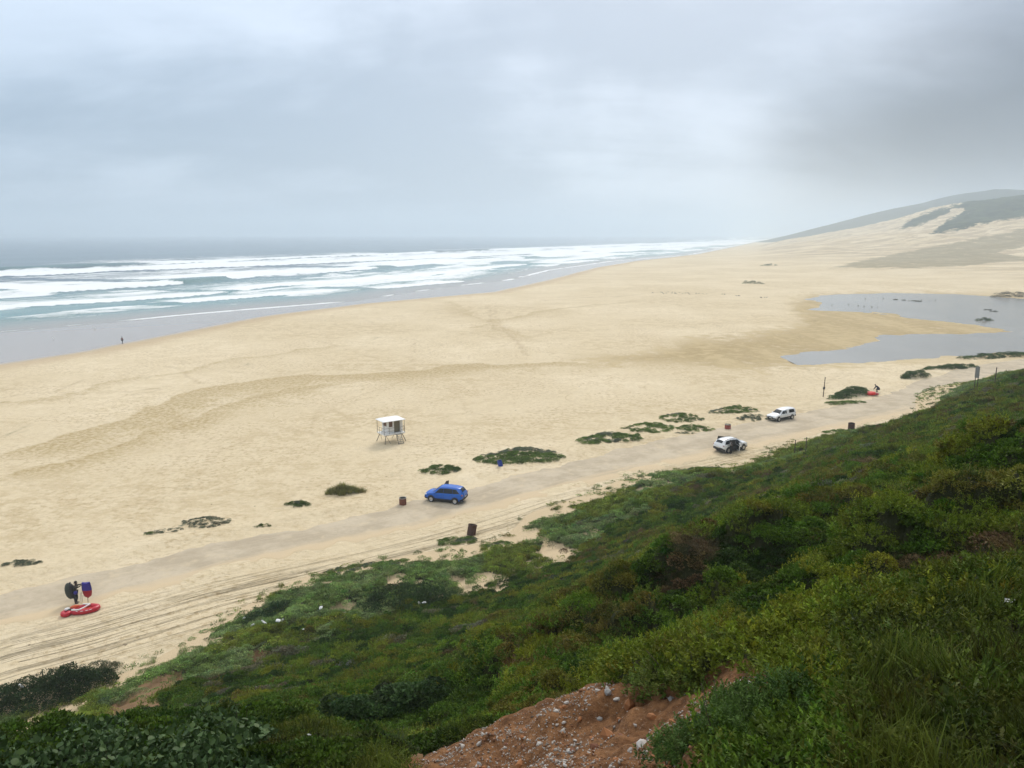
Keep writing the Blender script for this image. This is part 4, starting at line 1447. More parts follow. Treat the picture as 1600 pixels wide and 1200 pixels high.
S('green_bush', 'round dark bush on the seaward side of the track, beyond the red inflatable', 'bush', 1430, 588, 3.6, 1.2, 1.1, [3, 4], GB * 1.1, 70, 1.0, .4, None, 24, 2)
S('green_bush', 'low hedge-like bush at the far turn of the track', 'bush', 1482, 575, 7.0, 1.2, .9, [3, 4, 5], GB * 1.1, 110, 1.0, .35, None, 25, 2)
S('green_bush', 'farthest hedge-like bush beside the lagoon shore', 'bush', 1572, 558, 12.0, 1.8, 1.1, [3, 4, 5], GB * 1.1, 130, 1.2, .2, None, 26, 2)
S('green_bush', 'dark bush standing on the sandspit in the lagoon', 'bush', 1537, 504, 3.4, 1.3, 1.5, [3, 4], GB * .85, 46, 1.1, 0, None, 27, 2)
S('green_bush', 'flat scrubby clump at the near end of the sandspit', 'bush', 1478, 500, 2.4, .8, .6, [3, 8], GB * .8, 20, .9, 0, None, 28, 2)
S('green_bush', 'grey-brown bush on the far shore of the lagoon', 'bush', 1582, 464, 9, 2.5, 2.2, [3, 4, 5], np.array((.085, .08, .05)), 50, 2.0, -.1, None, 29, 3)
S('green_bush', 'dark rounded bush on the pale dune slope beyond the beach', 'bush', 1177, 443.5, 6.0, 2.2, 1.6, [3, 4], GB, 26, 1.8, 0, None, 30, 3)
S('green_bush', 'small dark bush on the misty far dune', 'bush', 1202, 415, 6.0, 2.0, 1.8, [3, 4], GB, 16, 2.2, 0, None, 31, 3)
S('green_bush', 'bright green bush beside the two thin posts', 'bush', 1192, 735, 3.4, 1.6, .9, [3, 4, 1], MG * .8, 60, .75, .2, None, 32, 2)
S('green_bush', 'grassy green mound behind the two thin posts', 'bush', 1272, 703, 3.4, 1.8, .5, [8, 6, 9], MG, 60, .75, .1, None, 33, 2)
S('green_bush', 'big dark rounded bush at the slope foot above the scattered litter', 'bush', 640, 950, 3.9, 2.6, 1.7, [3, 4, 0], np.array((.042, .075, .02)), 120, .85, .35, None, 34, 2, .4)
S('green_bush', 'dark green bush above the litter, nearer the sand edge', 'bush', 432, 965, 2.4, 1.4, .9, [3, 4, 12], np.array((.045, .08, .028)), 60, .7, .6, None, 35, 2)
S('green_bush', 'large dark bush at the bottom left beside pale sand', 'bush', 55, 1098, 4.2, 2.0, 1.7, [3, 4, 5], np.array((.040, .066, .022)), 300, .8, .55, None, 36, 2, .35)
S('green_bush', 'small grey-green bush on the sand hummock above the large dark bush', 'bush', 145, 1052, 1.5, .9, .6, [3, 8], np.array((.075, .095, .045)), 36, .55, .5, None, 37, 2)
S('grey_bush', 'silvery grey bush in the middle of the green slope', 'bush', 572, 1045, 1.7, .7, .6, [3, 5, 10], np.array((.20, .205, .175)), 56, .5, .4, None, 38, 2)
S('grey_bush', 'silvery grey bush just below another grey bush on the slope', 'bush', 545, 1075, 1.5, .6, .45, [3, 5, 10], np.array((.155, .155, .13)), 46, .5, .45, None, 39, 2)
S('flowering_bush', 'olive bush dotted with cream flower heads on the slope ridge', 'bush', 850, 952, 1.6, .5, .4, [3, 13], np.array((.20, .21, .085)), 40, .45, .75, None, 40, 2)
S('green_bush', 'glossy leafed dark bush beside the eroded brown gully', 'bush', 600, 1135, 1.5, .9, .8, [12, 12, 4], np.array((.05, .09, .028)), 80, .42, .3, None, 41, 1)
S('green_bush', 'yellow-green tufted bush overhanging the stony bank', 'bush', 1090, 1052, .5, .3, .22, [0, 1, 2], np.array((.12, .16, .03)), 46, .26, -.4, None, 42, 1)
S('green_bush', 'leafy green bush at the lower right edge of the stony bank', 'bush', 1150, 1160, .42, .36, .3, [0, 1, 2], np.array((.075, .13, .028)), 60, .2, -.4, None, 43, 1)
S('grass_tussock', 'spiky dark grass tuft below the brown gully', 'grass', 565, 1192, .5, .3, .2, [6, 7], np.array((.055, .08, .03)), 26, .36, 0, None, 44, 1)


def bare_shrub(name, label, px, py, rx, h, n, seed, col, rad=.012):
    g = np.random.default_rng(seed)
    base = place(px, py)
    root = tag(empty(name, base), label, 'dead shrub')
    P0, P1, R0 = [], [], []
    for i in range(n):
        a = g.uniform(0, 6.283)
        p_ = np.array((g.normal(0, rx * .45), g.normal(0, rx * .35), 0.0))
        p_[2] = ground_z(base[0] + p_[0], base[1] + p_[1])[0] - base[2] - .05
        d_ = unit(np.array((math.cos(a) * .8, math.sin(a) * .8, g.uniform(.35, 1.0))))
        rd_ = rad
        for j in range(5):
            L_ = h * .3 * g.uniform(.6, 1.2)
            q_ = p_ + d_ * L_
            P0.append(p_); P1.append(q_); R0.append(rd_)
            for _ in range(2 if j else 0):
                d2 = unit(d_ + g.normal(0, .6, 3))
                P0.append(q_); P1.append(q_ + d2 * L_ * .8); R0.append(rd_ * .6)
            rd_ *= .78
            p_, d_ = q_, unit(d_ + g.normal(0, .3, 3) - [0, 0, .08])
    P0, P1, R0 = np.array(P0), np.array(P1), np.array(R0)
    mt = simple(name + '_wood', col, .9, 0, .3, 10, .2)
    h_ = len(P0) // 2
    for nm, sl in (('branch', slice(0, h_)), ('twig', slice(h_, None))):
        v, f, l = tube_np(P0[sl], P1[sl], R0[sl], R0[sl] * .6, 3)
        tag(link(nm, np_mesh(nm, v, f, True), root, mt), kind='stuff')
    return root


bare_shrub('dead_shrub', 'leafless brown shrub hanging over the eroded gully', 885, 1015, .95, .75, 46, 61, (.17, .125, .10), .012)
bare_shrub('dead_shrub', 'bleached grey twigs lying in the hollow between two scrub ridges', 1450, 792, .75, .6, 16, 62, (.42, .38, .33), .013)
bare_shrub('dead_shrub', 'single bleached branch sticking out above the scrub ridge', 1365, 842, .3, .5, 4, 63, (.42, .38, .33), .012)
bare_shrub('dead_shrub', 'grey dead twigs at the bottom of the brown gully', 630, 1172, .4, .35, 12, 64, (.2, .17, .145), .008)

# ---------------------------------------------------------------- the broad leaved shrub in front: its largest leaves one by one
m, b, p = material('broad_leaf')
oi = b.n('ShaderNodeObjectInfo').outputs['Random']
co = b.n('ShaderNodeTexCoord').outputs['Object']
n = b.noise(co, 3.0, 4, .6)
c0 = b.mix(oi, (0.020, 0.048, 0.010), (0.058, 0.102, 0.022))
b.set(p.inputs['Base Color'], b.mix(b.math('MULTIPLY', n, .5), c0, (0.075, 0.11, 0.03)))
p.inputs['Roughness'].default_value = 0.5
p.inputs['Specular IOR Level'].default_value = 0.15
MAT_BROAD = m


def broad_leaf_mesh(name, cup):
    bm = bmesh.new()
    mid = [bm.verts.new((0, y, .06 * cup * y * (1 - y) - .02 * y * y * cup)) for y in (0, .3, .65, 1.0)]
    L_ = [bm.verts.new((-w_, y, cup * .22 * w_)) for y, w_ in ((.12, .26), (.42, .44), (.75, .33))]
    R_ = [bm.verts.new((w_, y, cup * .22 * w_)) for y, w_ in ((.12, .26), (.42, .44), (.75, .33))]
    for S_, fl in ((L_, False), (R_, True)):
        for fc in ([mid[0], mid[1], S_[1], S_[0]], [mid[1], mid[2], S_[2], S_[1]], [mid[2], mid[3], S_[2]]):
            bm.faces.new(fc if fl else fc[::-1])
    for fc in bm.faces:
        fc.smooth = True
    me = bpy.data.meshes.new(name)
    bm.to_mesh(me)
    bm.free()
    me.materials.append(MAT_BROAD)
    return me


BL = [broad_leaf_mesh('leaf', c) for c in (.6, 1.1, 1.7)]
g = np.random.default_rng(88)
cen = place(210, 1175)
root = tag(empty('broad_leaf_shrub', cen), 'shrub with large rounded glossy leaves along the bottom left edge', 'shrub')
nc = 7000
px_ = g.uniform(-90, 440, nc)
py_ = g.uniform(1150, 1480, nc)
t_ = g.uniform(6.6, 9.9, nc)
ca_ = np.array([P(a_, b2_, c_) for a_, b2_, c_ in zip(px_, py_, t_)])
gz = hill_z_bare(ca_[:, 0], ca_[:, 1])
h_ = .30 + .34 * fbm(ca_[:, 0] / .5, ca_[:, 1] / .5, 2, 501)
lift = g.uniform(.4, 1.0, nc)
ca_[:, 2] = gz + h_ * lift
vx_, vy_ = project(ca_[:, 0], ca_[:, 1], ca_[:, 2])
okl = (vx_ > -40) & (vx_ < 400 + 30 * np.sin(vy_ / 9)) & (vy_ < 1235) & (vy_ > 1152 - .12 * vx_ + 12 * np.sin(vx_ / 31) + 7 * np.sin(vx_ / 11))
ca_, lift, vy_ = ca_[okl], lift[okl], vy_[okl]
isbig = np.zeros(len(ca_), bool)
isbig[np.where((lift > .82) & (vy_ < 1205))[0][:290]] = True
big, mass_b = list(ca_[isbig]), list(ca_[~isbig])
for i, q in enumerate(big):
    o = bpy.data.objects.new('leaf', BL[i % 3])
    C.objects.link(o)
    o.parent = root
    o.location = tuple(q - cen + [0, 0, .03])
    s_ = g.uniform(.045, .085)
    o.scale = (s_, s_, s_)
    o.rotation_euler = (g.normal(.45, .7), g.normal(0, .6), g.uniform(0, 6.283))
mb = np.array(mass_b) - cen
dd = unit(rand_dirs(len(mb), g) + [0, 0, .5])
v, f, l = leaves(mb, dd, side_of(dd, g), g.uniform(.05, .09, len(mb)), g.uniform(.035, .06, len(mb)), g.uniform(.5, 1.15, len(mb)))
o = link('leaf_mass', np_mesh('leaf_mass', v, f, False, {'lum': l, 'tint': np.repeat(np.array([[.06, .105, .035]]), len(v), 0)}), root, MAT_LEAF)
tag(o, kind='stuff')
gst = np.random.default_rng(5)
k_ = gst.integers(0, len(mb), 70)
v, f, l = tube_np(mb[k_] - [0, 0, .45], mb[k_] + gst.normal(0, .03, (70, 3)), np.full(70, .007), np.full(70, .004), 4)
tag(link('stem', np_mesh('stem', v, f, True), root, MAT_WOOD), kind='stuff')
# ================================================================= THINGS
class MB:
    """collects shapes into one mesh"""
    def __init__(self):
        self.bm = bmesh.new()

    def box(self, c, s, rot=(0, 0, 0), bev=0.0):
        M = Matrix.Translation(Vector(c)) @ Euler(rot).to_matrix().to_4x4() @ Matrix.Diagonal((*s, 1))
        r = bmesh.ops.create_cube(self.bm, size=1, matrix=M)
        if bev:
            es = list({e for v_ in r['verts'] for e in v_.link_edges})
            bmesh.ops.bevel(self.bm, geom=es, offset=bev, segments=2, affect='EDGES', profile=.6)
        return self

    def tube(self, p, q, r, r2=None, n=8):
        p, q = Vector(p), Vector(q)
        d = q - p
        M = Matrix.Translation((p + q) / 2) @ d.to_track_quat('Z', 'Y').to_matrix().to_4x4()
        bmesh.ops.create_cone(self.bm, cap_ends=True, segments=n, radius1=r, radius2=r if r2 is None else r2, depth=d.length, matrix=M)
        return self

    def path(self, pts, r, n=8):
        for a, c in zip(pts[:-1], pts[1:]):
            self.tube(a, c, r, None, n)
        return self

    def ball(self, c, s, rot=(0, 0, 0), sub=2):
        M = Matrix.Translation(Vector(c)) @ Euler(rot).to_matrix().to_4x4() @ Matrix.Diagonal((*s, 1))
        bmesh.ops.create_icosphere(self.bm, subdivisions=sub, radius=1, matrix=M)
        return self

    def lathe(self, prof, n=24, M=None):
        M = M or Matrix.Identity(4)
        rings = []
        for r, z in prof:
            if r < 1e-5:
                rings.append([self.bm.verts.new(M @ Vector((0, 0, z)))])
            else:
                rings.append([self.bm.verts.new(M @ Vector((r * math.cos(2 * math.pi * k / n), r * math.sin(2 * math.pi * k / n), z))) for k in range(n)])
        for a, c in zip(rings[:-1], rings[1:]):
            for k in range(n):
                k2 = (k + 1) % n
                vs = [a[k % len(a)], a[k2 % len(a)], c[k2 % len(c)], c[k % len(c)]]
                vs = list(dict.fromkeys(vs))
                if len(vs) > 2:
                    self.bm.faces.new(vs)
        return self

    def grid(self, rows, close=False, thick=0.0):
        R_ = [[self.bm.verts.new(Vector(p_)) for p_ in row] for row in rows]
        for a, c in zip(R_[:-1], R_[1:]):
            for k in range(len(a) - (0 if close else 1)):
                k2 = (k + 1) % len(a)
                self.bm.faces.new((a[k], a[k2], c[k2], c[k]))
        return self

    def poly(self, pts):
        self.bm.faces.new([self.bm.verts.new(Vector(p_)) for p_ in pts])
        return self

    def prism(self, pts, d):
        a = [self.bm.verts.new(Vector(p_)) for p_ in pts]
        c = [self.bm.verts.new(Vector(p_) + Vector(d)) for p_ in pts]
        self.bm.faces.new(a)
        self.bm.faces.new(c[::-1])
        for k in range(len(a)):
            k2 = (k + 1) % len(a)
            self.bm.faces.new((a[k2], a[k], c[k], c[k2]))
        return self

    def build(self, name, mat, parent=None, smooth=False):
        bmesh.ops.recalc_face_normals(self.bm, faces=self.bm.faces)
        me = bpy.data.meshes.new(name)
        self.bm.to_mesh(me)
        self.bm.free()
        if smooth:
            me.shade_smooth()
            try:
                me.set_sharp_from_angle(angle=R(40))
            except Exception:
                pass
        return link(name, me, parent, mat)


M_WHITE = simple('white_paint', (0.80, 0.79, 0.76), .55, 0, .07, 3)
M_CARWHITE = simple('car_white', (0.80, 0.81, 0.82), .25, 0, .04, 2)
M_CARBLUE = simple('car_blue', (0.012, 0.115, 0.50), .2, 0, .08, 2)
M_BLACK = simple('black_plastic', (0.018, 0.018, 0.02), .6, 0, .2, 5)
M_TYRE = simple('tyre_rubber', (0.022, 0.021, 0.02), .85, 0, .25, 9)
M_GLASS = simple('dark_glass', (0.012, 0.014, 0.017), .08, 0, .1, 2)
M_RIM = simple('alloy', (0.55, 0.55, 0.56), .35, .7, .1, 8)
M_RED = simple('red_lamp', (0.25, 0.012, 0.012), .3)
M_LAMP = simple('clear_lamp', (0.72, 0.74, 0.76), .15)
M_PLATE = simple('number_plate', (0.62, 0.62, 0.58), .5)
M_RUST = simple('rust', (0.17, 0.055, 0.032), .85, 0, .5, 7)
M_RUSTD = simple('dark_rust', (0.085, 0.042, 0.03), .88, 0, .45, 7)
M_REDRUST = simple('red_flaking_paint', (0.30, 0.075, 0.055), .8, 0, .4, 8)
M_CONC = simple('concrete_rim', (0.34, 0.32, 0.28), .9, 0, .25, 10)
M_INSIDE = simple('drum_inside', (0.03, 0.025, 0.02), .95)
M_STEEL = simple('weathered_steel', (0.20, 0.17, 0.13), .7, .3, .35, 9)
M_WOODP = simple('weathered_post', (0.085, 0.062, 0.048), .9, 0, .35, 6)
M_SKIN = simple('skin', (0.20, 0.11, 0.075), .55)
M_HAIR = simple('hair', (0.015, 0.012, 0.01), .7)


def gpt(px, py):
    return place(px, py)


# ---------------------------------------------------------------- cars
def car(name, label, loc, heading, st, paint, wheel_x, wheel_r, glass, doors=None, cladding=True, roofrack=False, rear=None, front=None, plate=True):
    root = tag(empty(name, loc, heading), label, 'car')
    st = np.array(st, float)
    xs = np.linspace(st[0, 0], st[-1, 0], 64)
    # smooth interpolation of the stations
    def ip(col, x):
        return np.interp(x, st[:, 0], st[:, col])
    def sec(x):
        w_, zb, be, ro, wt = (ip(k, x) for k in range(1, 6))
        return [(w_ * .90, zb), (w_, zb + .13), (w_ * 1.005, (zb + be) / 2), (w_ * .985, be - .03), (w_ * .95, be + .015 * (ro > be + .2)), (wt * 1.0 + .0, ro - .09), (wt * .86, ro - .022), (wt * .45, ro + .004), (0, ro + .012)]
    B_ = MB()
    rows = []
    for x in xs:
        s_ = sec(x)
        row = [(x, -y, z) for y, z in s_] + [(x, y, z) for y, z in s_[-2::-1]]
        rows.append(row)
    B_.grid(rows)
    B_.poly([q for q in rows[0]][::-1])
    B_.poly([q for q in rows[-1]])
    body = B_.build('body', paint, root, True)
    # floor pan closes the underside
    MB().box(((xs[0] + xs[-1]) / 2, 0, ip(2, 0) + .03), (xs[-1] - xs[0] - .9, ip(1, 0) * 1.7, .06)).build('underbody', M_BLACK, root)

    def side(x, f, sgn, o=.012):
        s_ = sec(x)
        (y0, z0), (y1, z1) = s_[4], s_[5]
        return (x, sgn * (y0 + (y1 - y0) * f + o), z0 + (z1 - z0) * f + o * .4)
    for sgn in (-1, 1):
        for nm, x0b, x1b, x0t, x1t in glass['side']:
            m_ = MB()
            m_.grid([[side(x0b + (x1b - x0b) * u_ + ((x0t + (x1t - x0t) * u_) - (x0b + (x1b - x0b) * u_)) * f_, .06 + .86 * f_, sgn) for f_ in np.linspace(0, 1, 5)] for u_ in np.linspace(0, 1, 8)])
            m_.build(nm, M_GLASS, root, True)
    for nm, x0, x1, wf0, wf1 in glass['ends']:
        m_ = MB()
        rr = []
        for u_ in np.linspace(0, 1, 9):
            x = x0 + (x1 - x0) * u_
            s_ = sec(x)
            yy = np.linspace(-1, 1, 9) * s_[6][0] * (wf0 + (wf1 - wf0) * u_)
            sg = 1 if x1 > 0 else -1
            prof_y = np.array([q[0] for q in s_[5:]])[::-1]
            prof_z = np.array([q[1] for q in s_[5:]])[::-1]
            rr.append([(x + sg * .012, y, float(np.interp(abs(y), prof_y, prof_z)) + .014) for y in yy])
        m_.grid(rr).build(nm, M_GLASS, root, True)
    wy = ip(1, 0) - .10
    for x in wheel_x:
        for sgn in (-1, 1):
            M = Matrix.Translation((x, sgn * wy, wheel_r)) @ Matrix.Rotation(R(90), 4, 'X')
            ty = MB().lathe([(wheel_r * .62, -.105), (wheel_r * .93, -.105), (wheel_r, -.06), (wheel_r, .06), (wheel_r * .93, .105), (wheel_r * .62, .105), (wheel_r * .62, -.105)], 28, M).build('wheel', M_TYRE, root, True)
            rm = MB()
            rm.lathe([(0, -sgn * .075), (wheel_r * .2, -sgn * .085), (wheel_r * .5, -sgn * .065), (wheel_r * .64, -sgn * .09), (wheel_r * .64, sgn * .06)], 20, M)
            rm.build('rim', M_RIM, ty, True)
            # arch: dark half ring round the wheel
            ar = MB()
            ww = float(ip(1, x)) * 1.008
            pts = []
            for a in np.linspace(R(-8), R(188), 19):
                pts.append(((x + math.cos(a) * wheel_r * 1.02, sgn * ww, wheel_r + math.sin(a) * wheel_r * 1.02), (x + math.cos(a) * wheel_r * (1.24 if cladding else 1.12), sgn * ww, wheel_r + math.sin(a) * wheel_r * (1.24 if cladding else 1.12)),
                            (x + math.cos(a) * wheel_r * 1.02, sgn * (ww - .24), wheel_r + math.sin(a) * wheel_r * 1.02)))
            ar.grid([[q[1], q[0], q[2]] for q in pts])
            # black disc on the closed body panel, painting in the wheel well's shade
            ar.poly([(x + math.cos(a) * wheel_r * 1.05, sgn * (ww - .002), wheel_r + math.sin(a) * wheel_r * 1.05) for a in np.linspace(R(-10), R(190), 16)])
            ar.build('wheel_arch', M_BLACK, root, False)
            ty.location = (0, sgn * .07, 0)
    if cladding:
        for sgn in (-1, 1):
            m_ = MB()
            xx = np.linspace(wheel_x[0] + wheel_r * 1.15, wheel_x[1] - wheel_r * 1.15, 12)
            m_.grid([[(x, sgn * (ip(1, x) * .91), ip(2, x) - .01), (x, sgn * (ip(1, x) * 1.012), ip(2, x) + .11), (x, sgn * (ip(1, x) * 1.014), ip(2, x) + .22)] for x in xx])
            m_.build('sill', M_BLACK, root)
    for nm, x, dz, hh, sg in (('rear_bumper', xs[0], .0, .26, -1), ('front_bumper', xs[-1], .0, .20, 1)):
        m_ = MB()
        L_ = .34
        xx = [x - sg * L_ * (1 - u_) for u_ in np.linspace(0, 1, 9)]
        rows = []
        for q in xx:
            w_ = float(ip(1, q)) * 1.015
            zb = float(ip(2, q)) - .015
            rows.append([(q + sg * .014, -w_, zb + hh), (q + sg * .014, -w_, zb + .06), (q + sg * .014, 0, zb), (q + sg * .014, w_, zb + .06), (q + sg * .014, w_, zb + hh)])
        m_.grid(rows)
        m_.poly(rows[-1])
        m_.build(nm, M_BLACK if cladding else paint, root, True)
    for sgn in (-1, 1):
        xl = xs[-1] - .2
        MB().box((xl, sgn * float(ip(1, xl)) * .86, float(ip(3, xl)) - .05), (.26, .22, .12), (0, R(14), sgn * R(-24)), .03).build('headlight', M_LAMP, root, True)
        xl = xs[0] + .12
        MB().box((xl, sgn * float(ip(1, xl)) * .88, float(ip(3, xl)) - .05), (.16, .24, .11), (0, 0, sgn * R(24)), .04).build('tail_light', M_RED, root, True)
        xm = glass['mirror']
        mm = MB().box((xm, sgn * (float(ip(1, xm)) + .10), float(ip(3, xm)) + .07), (.10, .18, .13), (0, 0, sgn * R(10)), .03)
        mm.tube((xm + .02, sgn * (float(ip(1, xm)) - .06), float(ip(3, xm)) + .02), (xm, sgn * (float(ip(1, xm)) + .08), float(ip(3, xm)) + .05), .02)
        mm.build('mirror', paint, root, True)
        for xh in glass['handles']:
            MB().box((xh, sgn * (float(ip(1, xh)) + .012), float(ip(3, xh)) - .10), (.17, .03, .035), (0, 0, 0), .008).build('door_handle', paint, root, True)
    for sgn in (-1, 1):
        m_ = MB()
        for xq in glass['seams']:
            m_.grid([[(xq - .008, sgn * (q[0] + .006), q[1]), (xq + .008, sgn * (q[0] + .006), q[1])] for q in sec(xq)[1:5]])
        tag(m_.build('door_seam', M_BLACK, root), kind='stuff')
    if plate:
        MB().box((xs[0] - .012, 0, float(ip(3, xs[0])) - .12), (.02, .44, .11), (0, R(-8), 0)).build('number_plate', M_PLATE, root)
        MB().box((xs[-1] + .024, 0, float(ip(2, xs[-1])) + .12), (.02, .44, .11)).build('number_plate', M_PLATE, root)
    MB().box((xs[-1] - .02, 0, float(ip(3, xs[-1])) - .06), (.1, .78, .12), (0, 0, 0), .02).build('grille', M_BLACK, root, True)
    for d_ in doors or []:
        sgn, xh, Ld, ang, ztop, slant = d_
        y0 = float(ip(1, xh)) * 1.0
        a = -sgn * R(ang)
        hinge = Vector((xh, sgn * (y0 + .02), 0))
        zb, be = float(ip(2, xh)) + .1, float(ip(3, xh))

        def dp(u_, z_, off_=0.0):
            v_ = Vector((-u_ * Ld, sgn * off_ - (.18 * sgn * max(0, (z_ - be)) / .6), 0))
            v_.rotate(Euler((0, 0, a)))
            return hinge + v_ + Vector((0, 0, z_))
        dr = MB()
        lower = [dp(0, zb), dp(1, zb), dp(1.03, be), dp(0, be)]
        nv = (dp(0, zb, .06) - dp(0, zb))
        dr.prism(lower, nv)
        door = dr.build('door', paint, root)
        fr = MB()
        pts = [dp(0.02, be), dp(slant, ztop), dp(.86, ztop), dp(1.03, be)]
        fr.path([tuple(q + nv * .5) for q in pts], .03, 6)
        fr.build('window_frame', M_BLACK, door)
        MB().prism([q + nv * .45 for q in pts], nv * .1).build('pane', M_GLASS, door)
        MB().prism([q - nv * .15 for q in [dp(.06, zb + .05), dp(.94, zb + .05), dp(.96, be - .03), dp(.06, be - .03)]], nv * .1).build('door_lining', M_BLACK, door)
    if doors:
        for d_ in doors:
            sgn, xh, Ld, ang, ztop, slant = d_
            m_ = MB()
            xx = np.linspace(xh - Ld, xh, 6)
            m_.grid([[(x, sgn * (ip(1, x) * 1.01 + .004), ip(2, x) + .14), (x, sgn * (ip(1, x) * 1.01 + .004), ip(3, x) - .01), side(x, .05, sgn, .016), side(x, .9, sgn, .016)] for x in xx])
            m_.build('doorway_shade', M_INSIDE, root)  # dark sheet laid over the body side, cabin shade given as colour
    if roofrack:
        for sgn in (-1, 1):
            MB().path([(xs[0] + .5, sgn * float(ip(5, -1.0)) * .84, float(ip(4, xs[0] + .5)) + .0), (-1.0, sgn * float(ip(5, -1.0)) * .86, float(ip(4, -1.0)) + .05), (.3, sgn * float(ip(5, .2)) * .86, float(ip(4, .3)) + .05), (.42, sgn * float(ip(5, .2)) * .84, float(ip(4, .42)))], .022, 6).build('roof_rail', M_BLACK, root)
    return root


def wheel_spot(f, r_):
    """two wheel contact pixels -> centre and heading"""
    a, c = G(*f), G(*r_)
    h_ = math.atan2(a[1] - c[1], a[0] - c[0])
    n_ = np.array((-math.sin(h_), math.cos(h_), 0))
    return (a + c) / 2 + n_ * (.8 if n_[1] > 0 else -.8), h_


ROADZ = .035
# blue crossover
cb, hb = wheel_spot((673.5, 784.3), (712.0, 788.5))
st_blue = [(-2.12, .66, .46, .80, .88, .58), (-2.06, .80, .38, 1.00, 1.10, .60), (-1.90, .86, .30, 1.07, 1.36, .58), (-1.70, .875, .27, 1.07, 1.55, .59), (-1.2, .885, .24, 1.03, 1.62, .62), (-.4, .885, .24, 1.00, 1.65, .64), (.35, .885, .24, .98, 1.60, .63),
           (.62, .885, .24, .975, 1.50, .64), (.9, .885, .25, .97, 1.30, .67), (1.18, .88, .25, .96, 1.08, .73), (1.3, .88, .25, .95, 1.03, .75), (1.75, .86, .27, .87, .97, .70), (2.0, .80, .3, .78, .87, .62), (2.12, .66, .36, .66, .74, .5)]
glass_blue = {'side': [('window', -.01, .98, -.01, .46), ('window', -1.0, -.03, -.97, -.03), ('window', -1.80, -1.02, -1.38, -.99)], 'ends': [('windscreen', .52, 1.16, 1.0, 1.02), ('rear_window', -1.98, -1.72, .9, .85)], 'mirror': .82, 'handles': (.12, -.75), 'seams': (.95, -.03, -1.0)}
car('parked_car', 'bright blue hatchback with black lower trim and its far door open', (cb[0], cb[1], ROADZ), hb, st_blue, M_CARBLUE, (-1.3, 1.3), .33, glass_blue, doors=[(-1, .82, 1.0, 70, 1.60, .5)])
# white sport utility
cw, hw = wheel_spot((1161.5, 703.0), (1135.5, 708.5))
st_suv = [(-2.25, .70, .46, .84, .92, .62), (-2.2, .84, .38, 1.02, 1.12, .64), (-2.02, .905, .30, 1.10, 1.40, .62), (-1.85, .915, .27, 1.10, 1.58, .63), (-1.3, .92, .25, 1.07, 1.66, .65), (-.4, .92, .25, 1.04, 1.68, .66), (.35, .92, .25, 1.02, 1.63, .65),
          (.7, .92, .25, 1.01, 1.48, .66), (1.0, .92, .25, 1.0, 1.28, .69), (1.25, .91, .25, .99, 1.10, .75), (1.4, .91, .26, .98, 1.06, .77), (1.9, .89, .28, .92, 1.0, .73), (2.15, .83, .3, .82, .92, .66), (2.25, .7, .36, .7, .78, .55)]
glass_suv = {'side': [('window', .0, 1.02, .0, .48), ('window', -1.0, -.03, -1.0, -.03), ('window', -1.9, -1.03, -1.6, -1.03)], 'ends': [('windscreen', .56, 1.22, 1.0, 1.02), ('rear_window', -2.10, -1.86, .92, .88)], 'mirror': .86, 'handles': (.1, -.85), 'seams': (.98, -.02, -1.02)}
car('parked_car', 'white sport utility car with doors open on both sides and a person beside it', (cw[0], cw[1], ROADZ), hw, st_suv, M_CARWHITE, (-1.36, 1.36), .36, glass_suv,
    doors=[(-1, -.06, .95, 66, 1.50, .12), (1, -.06, .95, 64, 1.55, .12)], roofrack=True)
# white pickup with a canopy over the load bed
cp_, hp = wheel_spot((1215.3, 659.4), (1238.0, 655.3))
st_pu = [(-2.3, .74, .5, .95, 1.05, .66), (-2.26, .83, .45, 1.0, 1.45, .66), (-2.2, .85, .42, 1.02, 1.62, .68), (-1.2, .86, .36, 1.02, 1.68, .69), (-.35, .86, .34, 1.01, 1.66, .69), (-.2, .86, .33, 1.0, 1.60, .64), (.1, .86, .33, 1.0, 1.60, .63), (.4, .86, .33, .99, 1.56, .63),
         (.75, .86, .33, .98, 1.36, .66), (1.1, .86, .33, .97, 1.10, .72), (1.25, .86, .33, .96, 1.06, .74), (1.85, .84, .34, .88, .98, .70), (2.15, .80, .36, .80, .88, .64), (2.25, .68, .42, .7, .78, .55)]
glass_pu = {'side': [('window', .08, .98, .08, .5), ('window', -.28, .02, -.28, .02), ('canopy_window', -1.95, -.75, -1.85, -.8)], 'ends': [('windscreen', .46, 1.10, 1.0, 1.02), ('rear_window', -2.27, -2.21, .8, .8)], 'mirror': .8, 'handles': (.15,), 'seams': (.95, .02, -.32)}
pk = car('pickup_truck', 'white pickup with white canopy over its load bed, parked facing the camera', (cp_[0], cp_[1], ROADZ), hp, st_pu, M_CARWHITE, (-1.42, 1.42), .35, glass_pu, roofrack=False)
pk['category'] = 'pickup'


# ---------------------------------------------------------------- lifeguard tower
tb = G(611.5, 689)
T = tag(empty('lifeguard_tower', (tb[0], tb[1], ground_z(tb[0], tb[1])[0]), R(35)), 'white lifeguard hut on splayed steel stilts with a flat roof and stairs', 'lifeguard tower')
T.scale = (.86, .86, .86)
DZ = 1.42
MB().box((0, 0, DZ), (3.5, 2.7, .14), (0, 0, 0), .02).build('deck', M_WHITE, T)
MB().box((0, 0, DZ - .13), (3.3, .12, .12)).box((0, 1.0, DZ - .13), (3.3, .1, .12)).box((0, -1.0, DZ - .13), (3.3, .1, .12)).build('deck_beam', M_STEEL, T)
x0, x1, y0, y1, z0, z1 = -.85, 1.62, -.72, 1.28, DZ + .07, 3.42
zs, zt = z0 + .95, z1 - .14          # window sill and head


